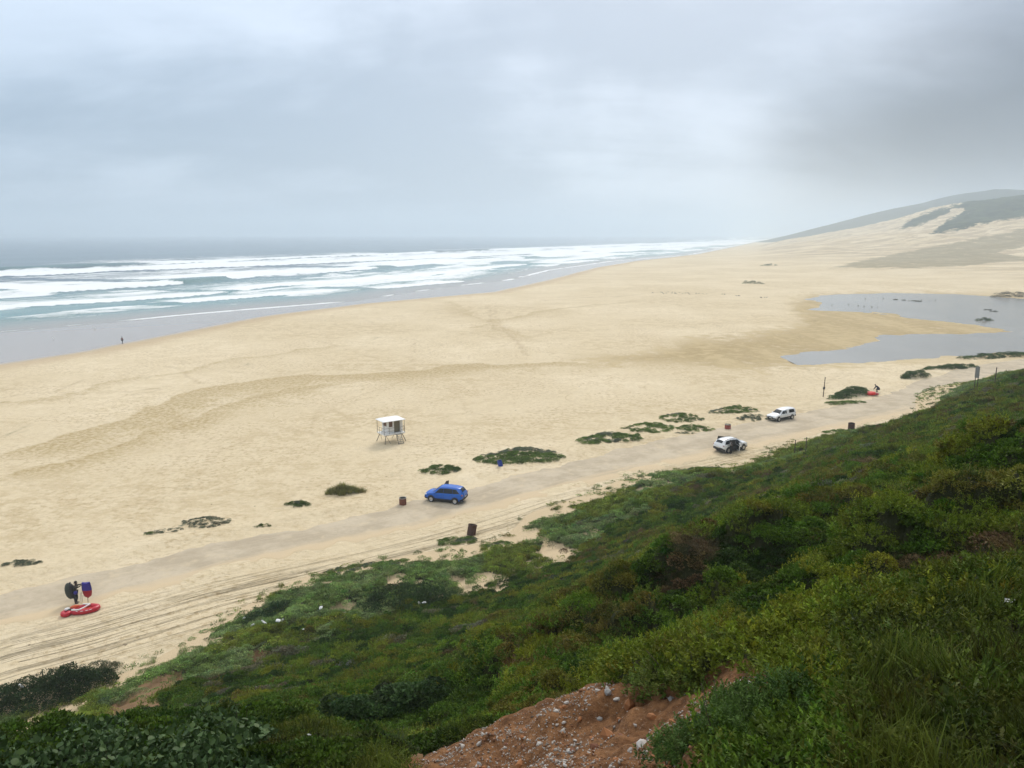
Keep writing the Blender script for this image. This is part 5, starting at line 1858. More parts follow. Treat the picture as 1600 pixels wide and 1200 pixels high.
def panel(nm, a, c, za, zb_, th=.05):
    a, c = Vector((*a, 0)), Vector((*c, 0))
    d = (c - a)
    mid = (a + c) / 2
    return MB().box((mid.x, mid.y, (za + zb_) / 2), (d.length, th, zb_ - za), (0, 0, math.atan2(d.y, d.x))).build(nm, M_WHITE, T)


# front (camera side): post, window bay, post, door bay, wall
panel('wall_panel', (x0, y0), (x0 + .16, y0), z0, z1)
panel('wall_panel', (x0 + .16, y0), (x0 + .78, y0), z0, zs)
panel('wall_panel', (x0 + .16, y0), (x0 + .78, y0), zt, z1)
panel('wall_panel', (x0 + .78, y0), (x0 + 1.02, y0), z0, z1)
panel('wall_panel', (x0 + 1.02, y0), (x0 + 2.02, y0), zt + .06, z1)
panel('wall_panel', (x0 + 2.02, y0), (x1, y0), z0, z1)
# the end that looks to the sea of sand
panel('wall_panel', (x0 + .025, y0 + .03), (x0 + .025, y0 + .5), z0, z1)
panel('wall_panel', (x0 + .025, y0 + .5), (x0 + .025, y1 - .3), z0, zs)
panel('wall_panel', (x0 + .025, y0 + .5), (x0 + .025, y1 - .3), zt, z1)
panel('wall_panel', (x0 + .025, y1 - .3), (x0 + .025, y1), z0, z1)
panel('wall_panel', (x1 - .025, y0 + .03), (x1 - .025, y1), z0, z1)
panel('wall_panel', (x0, y1), (x1, y1), z0, z1)
M_BOARD = simple('brown_board', (0.16, 0.085, 0.05), .8, 0, .3, 4)
MB().box((x0 + .47, y0 + .06, (zs + zt) / 2), (.6, .02, zt - zs)).build('window', M_BOARD, T)
MB().box((x0 + .09, (y0 + y1) / 2 + .1, (zs + zt) / 2), (.02, y1 - y0 - .85, zt - zs)).build('window', M_BOARD, T)
M_DIM = simple('dim_interior', (0.16, 0.14, 0.09), .9, 0, .2, 2)
MB().box((x0 + 1.52, y0 + .10, (z0 + zt) / 2 + .03), (.98, .03, zt - z0 - .02)).build('door', M_DIM, T)  # sheet across the open doorway, the room's dimness put into its colour
rf = MB()
ov = [(-1.86, -1.28, 3.50), (1.9, -1.28, 3.50), (1.9, 1.52, 3.50), (-1.86, 1.52, 3.50)]
ti = [(-1.3, -.8, 3.68), (1.4, -.8, 3.68), (1.4, 1.05, 3.68), (-1.3, 1.05, 3.68)]
lo_ = [(q[0], q[1], 3.42) for q in ov]
rf.poly(ti)
for k in range(4):
    k2 = (k + 1) % 4
    rf.poly([ov[k], ov[k2], ti[k2], ti[k]])
    rf.poly([lo_[k], lo_[k2], ov[k2], ov[k]])
rf.poly(lo_[::-1])
bmesh.ops.remove_doubles(rf.bm, verts=rf.bm.verts, dist=.001)
rf.build('roof', simple('roof_white', (0.86, 0.86, 0.85), .5, 0, .04, 3), T)
for x, y in ((-1.72, -1.16), (-1.72, 1.22), (1.70, -1.16)):
    MB().tube((x, y, DZ + .05), (x, y, 3.44), .035).build('post', M_STEEL, T)
for a, c in (((-1.72, -1.2), (-1.72, 1.25)), ((-1.72, -1.2), (.05, -1.2)), ((1.05, -1.2), (1.72, -1.2)), ((1.72, -1.2), (1.72, -.75))):
    rl_ = MB()
    for zz in (.5, .98):
        rl_.tube((*a, DZ + zz), (*c, DZ + zz), .024, None, 6)
    L_ = math.hypot(c[0] - a[0], c[1] - a[1])
    for u_ in np.linspace(0, 1, max(2, int(L_ / .75) + 1)):
        rl_.tube((a[0] + (c[0] - a[0]) * u_, a[1] + (c[1] - a[1]) * u_, DZ + .05), (a[0] + (c[0] - a[0]) * u_, a[1] + (c[1] - a[1]) * u_, DZ + 1.0), .022, None, 6)
    rl_.build('railing', M_STEEL, T)
for x, y, fx, fy in ((-1.35, -.95, -1.75, -1.35), (-1.35, 1.0, -1.9, 1.5), (1.35, -.95, 2.0, -1.3), (1.35, 1.0, 1.95, 1.5)):
    MB().tube((x, y, DZ - .08), (fx, fy, -.3), .055).build('leg', M_STEEL, T)
    MB().tube((x, y, DZ - .1), (fx * .45, fy, .02), .03).build('brace', M_STEEL, T)
sty = MB()
sx0, sx1 = .12, .98
for sx_ in (sx0, sx1):
    sty.tube((sx_, -1.38, DZ + .02), (sx_, -2.35, -.1), .04)
st_ob = sty.build('stair', M_STEEL, T)
for k in range(6):
    u_ = (k + .5) / 6.3
    MB().box(((sx0 + sx1) / 2, -1.38 - .97 * u_, DZ - (DZ + .1) * u_), (sx1 - sx0, .20, .045)).build('tread', M_CONC, st_ob)


# ---------------------------------------------------------------- drums and barrels
def drum(name, label, px, py, r_, h, mat, rim, tilt=(0, 0), fill=None, cat='drum', bulge=0.0):
    b_ = place(px, py)
    root = tag(empty(name, b_ - [0, 0, .06]), label, cat)
    root.rotation_euler = (tilt[0], tilt[1], 0.4)
    pr_ = []
    for u_ in np.linspace(0, 1, 13):
        rr = r_ * (1 + bulge * math.sin(u_ * math.pi))
        if bulge == 0 and abs(u_ - .33) < .03 or bulge == 0 and abs(u_ - .67) < .03:
            rr *= 1.035
        pr_.append((rr, u_ * h))
    MB().lathe([(0, 0)] + pr_, 26).build('shell', mat, root, True)
    MB().lathe([(r_ * 1.03, h - .03), (r_ * 1.045, h), (r_ * 1.03, h + .03), (r_ * .92, h + .03), (r_ * .88, h), (r_ * .9, h - .05)], 26).build('rim', rim, root, True)
    MB().lathe([(r_ * .9, h - .02), (r_ * .88, h * .35), (0, h * .35)], 26).build('inside', M_INSIDE, root, True)
    if fill:
        f_ = MB()
        g_ = random.Random(4)
        for k in range(12):
            a = g_.uniform(0, 6.28)
            q = r_ * .65 * math.sqrt(g_.random())
            f_.ball((math.cos(a) * q, math.sin(a) * q, h + g_.uniform(-.03, .07)), (g_.uniform(.08, .17), g_.uniform(.07, .13), g_.uniform(.05, .1)), (g_.random(), g_.random(), g_.random()), 1)
        f_.build('rubbish', fill, root)
    return root


drum('rubbish_drum', 'upright rusty red drum with a pale rim in front of the blue car', 629.5, 788.5, .36, .78, M_RUST, M_CONC)
drum('rubbish_drum', 'leaning dark rusty drum standing in a green mat on the hill side of the road', 736, 835, .40, .95, M_RUSTD, M_RUSTD, (R(-6), R(13)))
drum('rubbish_drum', 'red flaking bin heaped with rubbish between the two white cars', 1137, 670, .42, .68, M_REDRUST, M_CONC, (0, 0), simple('rubbish', (.36, .33, .26), .9, 0, .5, 9))
drum('rubbish_drum', 'dark brown drum by the scrub across the road from the red inflatable', 1330, 671, .44, .95, M_RUSTD, M_RUSTD, (R(3), R(-4)))
drum('blue_barrel', 'blue plastic barrel tilted at the edge of the largest dune mat', 782.5, 728, .26, .72, simple('blue_plastic', (0.012, 0.045, 0.30), .45, 0, .15, 5), simple('blue_rim', (0.01, 0.035, 0.22), .5), (R(-8), R(-12)), None, 'barrel', .09)


# ---------------------------------------------------------------- posts, sign
def post(label, px, py, h, r_, lean=(0, 0), band=None, zoff=0.0):
    b_ = place(px, py)
    root = tag(empty('post', b_), label, 'post')
    MB().tube((0, 0, -.4), (lean[0], lean[1], h), r_, r_ * .8, 8).build('shaft', M_WOODP, root, True)
    if band:
        MB().ball((lean[0] * .5, lean[1] * .5, h * band), (r_ * 2.4, r_ * 2.0, .28), (0, .2, 0), 2).build('wrapping', M_BLACK, root, True)
    MB().tube((lean[0] * .99, lean[1] * .99, h - .02), (lean[0] * 1.01, lean[1] * 1.01, h + .06), r_ * 1.15, r_ * .7, 8).build('cap', M_BLACK, root)
    return root


post('tall thin dark post standing alone on the sand behind the white pickup', 1286, 620, 3.3, .085, (.12, 0), .45)
post('thin dark post at the scrub edge, nearer of two', 1240.5, 724, 2.7, .06)
post('thin dark post at the scrub edge, farther of two', 1258, 717, 2.5, .055)
b_ = P(1555, 592, 104)
b_[2] = ground_z(b_[0], b_[1])[0]
pz = P(1555, 574, 104)[2] - b_[2]
root = tag(empty('post', b_), 'short dark post above the scrub skyline, past the grey signboard', 'post')
MB().tube((0, 0, -.3), (.03, 0, pz), .075, .06).build('shaft', M_WOODP, root, True)
MB().tube((.03, 0, pz - .02), (.03, 0, pz + .05), .085, .05).build('cap', M_BLACK, root)
b_ = P(1526, 592, 92)
b_[2] = ground_z(b_[0], b_[1])[0]
ztop = P(1526, 572, 92)[2] - b_[2]
root = tag(empty('signboard', b_, R(-35)), 'grey blank-backed signboard on posts above the scrub skyline', 'sign')
for x in (-.14, .14):
    MB().tube((x, .05, -.4), (x, .05, ztop), .04).build('post', M_WOODP, root)
MB().box((0, 0, ztop - .68), (.46, .035, 1.35), (0, 0, 0), .01).build('board', simple('sign_back', (0.30, 0.29, 0.26), .6, 0, .2, 4), root)
MB().box((0, .026, ztop - .35), (.5, .03, .05)).box((0, .026, ztop - 1.0), (.5, .03, .05)).build('crossbar', M_STEEL, root)


# ---------------------------------------------------------------- people
def skin_mesh(name, verts, edges, radii, mat, parent, root_i=0, sub=1):
    me = bpy.data.meshes.new(name)
    me.from_pydata(verts, edges, [])
    o = link(name, me, parent, mat)
    sm = o.modifiers.new('skin', 'SKIN')
    lay = me.skin_vertices[0] if me.skin_vertices else None
    if lay is None:
        bpy.context.view_layer.objects.active = o
        lay = me.skin_vertices.new() if hasattr(me.skin_vertices, 'new') else None
    for i, r_ in enumerate(radii):
        r2 = r_ if isinstance(r_, tuple) else (r_, r_)
        lay.data[i].radius = r2
        lay.data[i].use_root = (i == root_i)
    sm.use_smooth_shade = True
    sb = o.modifiers.new('sub', 'SUBSURF')
    sb.levels = sub
    sb.render_levels = sub
    return o


def person(label, loc, heading, top, legs, hair=M_HAIR, pose=None, s=1.0, sleeves='long', skin=M_SKIN, bulk=1.14):
    """one continuous body; clothes are children. pose: joints overriding a standing figure (x forward, y left, z up)"""
    J = dict(pelvis=(0, 0, .95), waist=(0, 0, 1.10), chest=(.01, 0, 1.30), neck=(.01, 0, 1.47), chin=(.03, 0, 1.56), head=(.03, 0, 1.68),
             shL=(0, .17, 1.40), elL=(0, .24, 1.12), wrL=(.06, .25, .88), haL=(.09, .25, .78), shR=(0, -.17, 1.40), elR=(0, -.24, 1.12), wrR=(.06, -.25, .88), haR=(.09, -.25, .78),
             hiL=(0, .10, .90), knL=(.03, .11, .50), anL=(0, .11, .09), toL=(.16, .12, .03), hiR=(0, -.10, .90), knR=(.03, -.11, .50), anR=(0, -.11, .09), toR=(.16, -.12, .03))
    J.update(pose or {})
    J = {k: tuple(np.array(v_) * s) for k, v_ in J.items()}
    rad = dict(pelvis=(.155, .135), waist=(.15, .13), chest=(.175, .15), neck=.06, chin=.08, head=.105, shL=.075, elL=.045, wrL=.034, haL=.03, shR=.075, elR=.045, wrR=.034, haR=.03,
               hiL=.105, knL=.07, anL=.048, toL=.04, hiR=.105, knR=.07, anR=.045, toR=.04)
    root = tag(empty('person', loc, heading), label, 'person')

    def chain(names, pairs, mat, nm, grow, sub=1):
        ix = {n_: i for i, n_ in enumerate(names)}
        rr = []
        for n_ in names:
            q = rad[n_]
            q = q if isinstance(q, tuple) else (q, q)
            rr.append((q[0] * s * grow, q[1] * s * grow))
        return skin_mesh(nm, [J[n_] for n_ in names], [(ix[a], ix[c]) for a, c in pairs], rr, mat, root, 0, sub)
    allp = [('pelvis', 'waist'), ('waist', 'chest'), ('chest', 'neck'), ('neck', 'chin'), ('chin', 'head'), ('chest', 'shL'), ('shL', 'elL'), ('elL', 'wrL'), ('wrL', 'haL'), ('chest', 'shR'), ('shR', 'elR'), ('elR', 'wrR'), ('wrR', 'haR'),
            ('pelvis', 'hiL'), ('hiL', 'knL'), ('knL', 'anL'), ('anL', 'toL'), ('pelvis', 'hiR'), ('hiR', 'knR'), ('knR', 'anR'), ('anR', 'toR')]
    chain(list(J), allp, skin, 'body', 1.0, 2)
    up_ = ['chest', 'pelvis', 'waist', 'shL', 'elL', 'shR', 'elR'] + (['wrL', 'wrR'] if sleeves == 'long' else [])
    chain(up_, [q for q in allp if q[0] in up_ and q[1] in up_], top, 'jacket' if sleeves == 'long' else 'shirt', bulk)
    if legs is not None:
        lo_n = ['pelvis', 'hiL', 'knL', 'hiR', 'knR', 'anL', 'anR']
        chain(lo_n, [q for q in allp if q[0] in lo_n and q[1] in lo_n], legs, 'trousers', bulk)
    for k in 'LR':
        a, t_ = Vector(J['an' + k]), Vector(J['to' + k])
        d = (t_ - a)
        MB().ball((a + t_) / 2 + Vector((0, 0, -.01)), (.15 * s, .055 * s, .05 * s), (0, .1, math.atan2(d.y, d.x))).build('shoe', M_BLACK, root, True)
    hd = Vector(J['head'])
    for k in 'LR':
        w_, h_ = Vector(J['wr' + k]), Vector(J['ha' + k])
        d = (h_ - w_).normalized()
        sd_ = d.cross(Vector((0, 0, 1)) if abs(d.z) < .8 else Vector((1, 0, 0))).normalized()
        hm_ = MB().ball(h_, (.045 * s, .04 * s, .03 * s), (0, 0, 0), 1)
        for q_, ln_ in ((-.03, .07), (-.01, .085), (.01, .08), (.03, .065)):
            a0 = h_ + d * .03 * s + sd_ * q_ * s
            a1 = a0 + d * ln_ * .55 * s
            hm_.tube(a0, a1, .009 * s, .008 * s, 5).tube(a1, a1 + (d * .6 - Vector((0, 0, .6))) * ln_ * .5 * s, .008 * s, .006 * s, 5)
        hm_.tube(h_ - sd_ * .03 * s, h_ - sd_ * .065 * s + d * .03 * s, .011 * s, .007 * s, 5)
        hm_.build('hand', skin, root, True)
    fw = (hd - Vector(J['chin'])).normalized()
    fx_ = Vector((1, 0, 0)) - fw * fw.x
    fx_.normalize()
    MB().ball(hd + fx_ * .105 * s - fw * .025 * s, (.022 * s, .016 * s, .026 * s), (0, 0, 0), 1).build('nose', skin, root, True)
    for sg_ in (-1, 1):
        MB().ball(hd + fx_ * .092 * s + Vector((0, sg_ * .036 * s, 0)), (.012 * s, .016 * s, .010 * s), (0, 0, 0), 1).build('eye', M_BLACK, root, True)
        MB().ball(hd + Vector((0, sg_ * .104 * s, 0)) - fw * .015 * s, (.025 * s, .014 * s, .034 * s), (0, 0, 0), 1).build('ear', skin, root, True)
    MB().ball(hd + fx_ * .088 * s - fw * .062 * s, (.014 * s, .03 * s, .007 * s), (0, 0, 0), 1).build('mouth', M_REDRUST, root, True)
    MB().ball(hd + Vector((-.025, 0, .04)) * s, (.112 * s, .112 * s, .098 * s)).build('hair', hair, root, True)
    return root


M_OLIVE = simple('dark_olive_cloth', (0.028, 0.030, 0.024), .9, 0, .25, 6)
M_NAVY = simple('navy_cloth', (0.012, 0.016, 0.045), .9, 0, .25, 6)
M_DGREY = simple('charcoal_cloth', (0.022, 0.022, 0.026), .9, 0, .25, 6)
M_GREYT = simple('grey_cloth', (0.30, 0.30, 0.30), .9, 0, .2, 6)
M_MAROON = simple('maroon_cloth', (0.14, 0.018, 0.025), .85, 0, .2, 6)
M_SKIND = simple('brown_skin', (0.075, 0.042, 0.03), .55)
M_BLUEC = simple('blue_nylon', (0.03, 0.022, 0.24), .5, 0, .2, 5)
M_REDC = simple('red_nylon', (0.34, 0.012, 0.03), .45, 0, .15, 5)
M_ORANGE = simple('orange_nylon', (0.62, 0.085, 0.015), .5, 0, .15, 5)

# the one with the big pack
pa_ = place(119, 943)
hA = R(8)
person('person in dark clothes carrying a large pack and holding up a blue and red bag', pa_, hA, M_OLIVE, M_DGREY, skin=M_SKIND,
       pose=dict(chest=(.05, 0, 1.29), neck=(.09, 0, 1.45), chin=(.13, 0, 1.54), head=(.14, 0, 1.66), shL=(.07, .17, 1.38), elL=(.32, .19, 1.40), wrL=(.54, .12, 1.50), haL=(.63, .09, 1.52),
                 shR=(.07, -.17, 1.38), elR=(.30, -.20, 1.34), wrR=(.52, -.12, 1.46), haR=(.61, -.09, 1.48), knL=(.08, .11, .5), knR=(0, -.11, .5)))
A = Matrix.Translation(Vector(pa_)) @ Matrix.Rotation(hA, 4, 'Z')


def atA(x, y, z):
    return tuple(A @ Vector((x, y, z)))


root = tag(empty('backpack', pa_, hA), 'huge dark green backpack on the back of the person beside the raft', 'backpack')
pb_ = MB()
pb_.ball((-.36, 0, 1.03), (.30, .34, .64), (0, R(-8), 0), 3)
pb_.build('sack', simple('pack_green', (0.045, 0.055, 0.045), .8, 0, .25, 4), root, True)
MB().ball((-.22, 0, 1.02), (.25, .30, .62), (0, R(-8), 0), 3).build('back_panel', M_BLACK, root, True)
for sgn in (-1, 1):
    MB().path([(-.1, sgn * .12, 1.52), (.10, sgn * .14, 1.46), (.17, sgn * .14, 1.25), (.02, sgn * .17, 1.02)], .028, 6).build('strap', M_BLACK, root)
MB().box((-.28, 0, 1.64), (.10, .14, .14), (0, .3, 0), .03).build('top_loop', M_BLACK, root, True)
MB().ball((.10, -.16, .92), (.15, .10, .15)).build('waist_pouch', M_BLUEC, root, True)

root = tag(empty('equipment_bag', pa_, hA), 'upright bag, blue above and red below, held by the person with the pack', 'bag')


def bag(z0_, z1_, nm, mt, tip):
    m_ = MB()
    rows = []
    for u_ in np.linspace(0, 1, 9):
        z = z0_ + (z1_ - z0_) * u_
        zz = (z - .42) / 1.15
        w_ = .35 * (math.sin(math.pi * min(1, zz * .62 + .12)) ** .6) * (1 if zz > .1 else max(.15, zz * 8 + .2))
        if tip and u_ > .99:
            w_ *= .9
        th = .15 * w_ / .35
        rows.append([(.86 + .02 * math.sin(3 * z) + math.cos(a) * w_, math.sin(a) * th - .02, z + (tip * .10 * abs(math.cos(a)) * (u_ > .85))) for a in np.linspace(0, 2 * math.pi, 17)[:-1]])
    m_.grid(rows, close=True)
    m_.poly(rows[0][::-1])
    m_.poly(rows[-1])
    return m_.build(nm, mt, root, True)


bag(.40, 1.02, 'lower_sack', M_REDC, 0)
bag(1.02, 1.56, 'upper_sack', M_BLUEC, 1)
MB().tube((.84, 0, .05), (.85, 0, .42), .02).build('pole', M_BLACK, root)
MB().path([(.46, .02, .05), (.44, .02, .9)], .012, 6).path([(.40, -.12, .05), (.42, -.1, .85)], .012, 6).build('walking_pole', M_STEEL, root)

# inflatable raft
rc = place(128, 956)
hr = R(22)
root = tag(empty('inflatable_raft', (rc[0], rc[1], rc[2] - .02), hr), 'red inflatable raft with orange and white fittings lying at the feet of the person', 'raft')


def ring(nm, cx, cy, ax, ay, r_, mat, par, seg=36, a0=0, a1=2 * math.pi, squash=1.0):
    m_ = MB()
    rows = []
    full = abs(a1 - a0 - 2 * math.pi) < 1e-3
    for a in np.linspace(a0, a1, seg + 1)[: seg if full else seg + 1]:
        k = r_ * (1 + .05 * math.sin(7 * a))
        c = Vector((cx + math.cos(a) * ax, cy + math.sin(a) * ay, r_ * squash))
        n_ = Vector((math.cos(a) * ay, math.sin(a) * ax, 0)).normalized()
        rows.append([tuple(c + n_ * math.cos(q) * k + Vector((0, 0, math.sin(q) * k * squash))) for q in np.linspace(0, 2 * math.pi, 13)[:-1]])
    if full:
        rows.append(rows[0])
    m_.grid(rows, close=True)
    bmesh.ops.remove_doubles(m_.bm, verts=m_.bm.verts, dist=.0005)
    return m_.build(nm, mat, par, True)


M_REDR = simple('red_rubber', (0.50, 0.014, 0.03), .38, 0, .15, 4)
tb_ = ring('tube', .22, 0, .82, .42, .19, M_REDR, root)
ring('bow_tube', -.98, -.16, .20, .26, .17, M_REDR, root, 24)
MB().ball((.2, 0, .14), (.72, .34, .10)).build('floor', M_ORANGE, root, True)
MB().ball((-.45, .28, .36), (.34, .16, .14), (0, 0, .2)).build('orange_cushion', M_ORANGE, root, True)
MB().path([(-.6, -.28, .40), (-.1, -.42, .40), (.15, -.1, .36), (.55, .25, .42)], .06, 8).path([(.05, .42, .42), (.55, .25, .42)], .055, 8).build('strap', M_WHITE, root, True)
MB().ball((-.92, .08, .36), (.20, .15, .12), (0, 0, .3)).build('helmet', M_WHITE, root, True)
MB().ball((-.72, -.02, .30), (.24, .14, .12)).build('folded_skirt', M_BLACK, root, True)
mk = MB()
for a in (-2.2, -1.75, -1.35, -1.05, -.5):
    q = (.22 + math.cos(a) * .82, math.sin(a) * (.42 + .13), .30)
    mk.box(q, (.17, .03, .09), (R(40), 0, a + math.pi / 2))
mk.build('white_marking', M_WHITE, tb_)

# the other raft and the crouching person
rc2 = place(1361, 617)
root = tag(empty('inflatable_raft', (rc2[0], rc2[1], rc2[2]), R(10)), 'small bright red inflatable beside the dark bank at the track', 'raft')
M_REDB = simple('bright_red_rubber', (0.72, 0.028, 0.022), .4, 0, .12, 4)
ring('tube', -.1, 0, .62, .38, .27, M_REDB, root, 30)
ring('bow_tube', .92, -.12, .18, .22, .17, M_REDC, root, 20)
MB().ball((-.1, 0, .22), (.6, .36, .14)).build('floor', M_REDB, root, True)
MB().ball((.68, -.2, .2), (.12, .08, .06)).build('valve_flap', M_WHITE, root, True)
pc = place(1370.5, 612.5)
person('person in dark navy clothes crouched beside the small red inflatable', pc, R(160), M_NAVY, M_NAVY, skin=M_SKIND, bulk=1.5,
       pose=dict(pelvis=(-.18, 0, .62), waist=(-.06, 0, .80), chest=(.14, 0, .97), neck=(.28, 0, 1.08), chin=(.36, 0, 1.13), head=(.42, 0, 1.22), shL=(.18, .17, 1.04), elL=(.36, .2, .78), wrL=(.52, .18, .55), haL=(.58, .17, .47),
                 shR=(.18, -.17, 1.04), elR=(.36, -.2, .78), wrR=(.52, -.18, .55), haR=(.58, -.17, .47), hiL=(-.16, .1, .6), knL=(.16, .13, .5), anL=(-.02, .12, .09), toL=(.14, .13, .03), hiR=(-.16, -.1, .6), knR=(.16, -.13, .5), anR=(-.02, -.12, .09), toR=(.14, -.13, .03)))
# by the white car
pp = G(1142.5, 709.0)
person('person in a grey top and dark trousers leaning into the open car door', (pp[0], pp[1], .035), hw + R(118), M_GREYT, M_DGREY, skin=M_SKIND,
       pose=dict(chest=(.08, 0, 1.27), neck=(.15, 0, 1.42), chin=(.20, 0, 1.49), head=(.22, 0, 1.60), shL=(.10, .17, 1.36), elL=(.22, .24, 1.12), wrL=(.42, .2, 1.06), haL=(.5, .2, 1.06), shR=(.10, -.17, 1.36), elR=(.2, -.24, 1.12), wrR=(.4, -.2, 1.05), haR=(.48, -.2, 1.05)))
# walker on the wet sand
pw = place(191.3, 537)
person('person in a maroon top walking alone on the wet sand near the sea', pw, R(65), M_MAROON, M_DGREY, sleeves='long',
       pose=dict(knL=(.16, .1, .5), anL=(.12, .1, .09), toL=(.28, .1, .03), knR=(.02, -.1, .5), anR=(-.2, -.1, .14), toR=(-.08, -.1, .04), elL=(-.1, .24, 1.12), wrL=(-.08, .25, .9), haL=(-.05, .25, .8), elR=(.08, -.24, 1.12), wrR=(.18, -.24, .93), haR=(.22, -.24, .84)))


# ---------------------------------------------------------------- birds
def bird_mesh(name, k=1.0, wing=0.0):
    m_ = MB()
    m_.ball((0, 0, .30 * k), (.26 * k, .11 * k, .12 * k), (0, R(-12), 0), 2)
    m_.ball((.24 * k, 0, .43 * k), (.085 * k, .07 * k, .075 * k), (0, 0, 0), 2)
    m_.tube((.31 * k, 0, .43 * k), (.41 * k, 0, .41 * k), .022 * k, .004, 6)
    m_.tube((-.2 * k, 0, .28 * k), (-.42 * k, 0, .24 * k), .07 * k, .03 * k, 6)
    for s_ in (-1, 1):
        m_.tube((0, s_ * .04 * k, .22 * k), (.01, s_ * .04 * k, -.02), .012 * k, .012 * k, 5)
        m_.ball((-.06 * k, s_ * (.1 + wing) * k, (.33 + wing * .3) * k), (.24 * k, .03 * k + wing * k, .08 * k - wing * .05), (0, R(-8), 0), 1)
    o = m_.build(name, None, None, True)
    return o


gull = bird_mesh('gull', 1.1)
gull.data.materials.append(simple('gull_white', (.78, .78, .77), .7))
pg = place(148, 515)
gull.location = tuple(pg)
gull.rotation_euler = (0, 0, .5)
tag(gull, 'white gull on the wet sand, nearest the breaking foam', 'bird')
g2_ = gull.copy()
C.objects.link(g2_)
g2_.location = tuple(place(83, 531))
g2_.rotation_euler = (0, 0, 2.4)
g2_['label'] = 'white gull on the wet sand toward the left edge'
sb_ = bird_mesh('shore_bird', .95)
sb_.data.materials.append(simple('dark_plumage', (.05, .045, .04), .8))
gb_ = random.Random(9)
spots = [(gb_.gauss(1056, 16), gb_.gauss(458.5, 1.2)) for _ in range(16)] + [(gb_.gauss(1090, 8), 459 + gb_.random()) for _ in range(5)] + [(gb_.gauss(1128, 4), 460.5) for _ in range(4)] + [(gb_.gauss(1152, 4), 463) for _ in range(4)] + [(gb_.gauss(1190, 8), 465.5) for _ in range(5)]
for i, (px_, py_) in enumerate(spots):
    o = sb_ if i == 0 else sb_.copy()
    if i:
        C.objects.link(o)
    o.location = tuple(place(px_, py_))
    o.rotation_euler = (0, 0, gb_.uniform(0, 6.28))
    tag(o, 'tiny dark bird in the loose flock resting on the far sand', 'bird', 'flock resting on the far sand')
spots2 = [(1326, 476), (1341, 478), (1350, 479), (1362, 480), (1371, 480.5), (1380, 466.5), (1352, 467), (1300, 477), (1440, 468.5), (1452, 470), (1462, 469.5)]
for i, (px_, py_) in enumerate(spots2):
    o = sb_.copy()
    C.objects.link(o)
    q = G(px_, py_, LAGOON_Z)
    o.location = (q[0], q[1], LAGOON_Z - .12)
    o.rotation_euler = (0, 0, gb_.uniform(0, 6.28))
    tag(o, 'tiny dark bird standing in the shallow lagoon', 'bird', 'birds wading in the lagoon')
for i, (px_, py_, w_, lb) in enumerate([(1398, 468, 1.2, 'small dark weed tuft in the lagoon, leftmost of the row'), (1412, 469, 1.2, 'small dark weed tuft in the lagoon, second of the row'), (1428, 470, 1.7, 'widest dark weed tuft in the lagoon row'),
                                        (1437, 471, 1.3, 'dark weed tuft at the right end of the lagoon row'), (1545, 484, 1.3, 'dark weed tuft in the lagoon above the sandspit bush'), (1553, 486.5, 1.7, 'dark weed tuft in the lagoon just above the spit tip')]):
    q = G(px_, py_, LAGOON_Z)
    g_ = np.random.default_rng(i)
    rt = tag(empty('weed_tuft', (q[0], q[1], LAGOON_Z - .05)), lb, 'weed')
    n_ = 9
    ps = np.stack([g_.normal(0, w_ * .5, n_), g_.normal(0, w_ * .35, n_), np.full(n_, .05)], 1)
    leaf_part('foliage', rt, ps, np.full((n_, 1), .9) * [[1, 1, .9]], g_.uniform(0, 6, n_), np.full(n_, 3), np.repeat(np.array([[.035, .045, .022]]), n_, 0), 2)
    stems_part(rt, 5, w_ * .6, w_ * .4, .3, 0, g_, 'stem', .02)


# ---------------------------------------------------------------- litter, driftwood
def crumple(name, size, seed, mat):
    bm = bmesh.new()
    bmesh.ops.create_icosphere(bm, subdivisions=2, radius=1)
    g_ = random.Random(seed)
    for v_ in bm.verts:
        k = .65 + .55 * g_.random()
        v_.co = Vector((v_.co.x * size * k, v_.co.y * size * .7 * k, v_.co.z * size * .4 * k))
    me = bpy.data.meshes.new(name)
    bm.to_mesh(me)
    bm.free()
    me.materials.append(mat)
    return me


M_PAPER = simple('white_litter', (0.78, 0.78, 0.76), .75, 0, .1, 12)
q = place(1572, 978)
o = link('paper_scrap', crumple('paper_scrap', .045, 3, M_PAPER))
o.location = (q[0], q[1], q[2] + .17)
tag(o, 'crumpled white paper in the grass at the right edge', 'litter')
lm = crumple('paper_scrap', .15, 5, M_PAPER)
for i, (px_, py_) in enumerate([(383, 990), (397, 1005), (412, 995), (415, 1001), (436, 997), (443, 994), (476, 1003), (655, 955), (663, 958), (502, 968), (37, 1102), (483, 1189)]):
    o = bpy.data.objects.new('paper_scrap', lm)
    C.objects.link(o)
    q = place(px_, py_)
    k = .8 + .5 * gb_.random()
    if py_ > 1150:
        k *= .25
    vh_ = veg_height(np.array([q[0]]), np.array([q[1]]))[0]
    o.location = (q[0], q[1], q[2] + vh_ + .30 * (1 if py_ < 1150 else .6))
    o.scale = (k, k, k * .8)
    o.rotation_euler = (gb_.random(), gb_.random(), gb_.uniform(0, 6))
    tag(o, 'small scrap of white litter caught in the green slope scrub', 'litter', 'white litter scattered over the slope')
q = place(1090, 757)
dw = MB()
dw.tube((-.9, 0, .12), (0, .05, .2), .07, .09).tube((0, .05, .2), (.9, -.1, .1), .09, .05).tube((.1, .05, .2), (.35, .4, .3), .04, .02)
o = dw.build('driftwood_log', simple('bleached_wood', (.62, .57, .49), .85, 0, .2, 8), None, True)
o.location = tuple(q)
o.rotation_euler = (0, 0, .1)
tag(o, 'bleached driftwood log at the sandy edge of the scrub', 'driftwood')

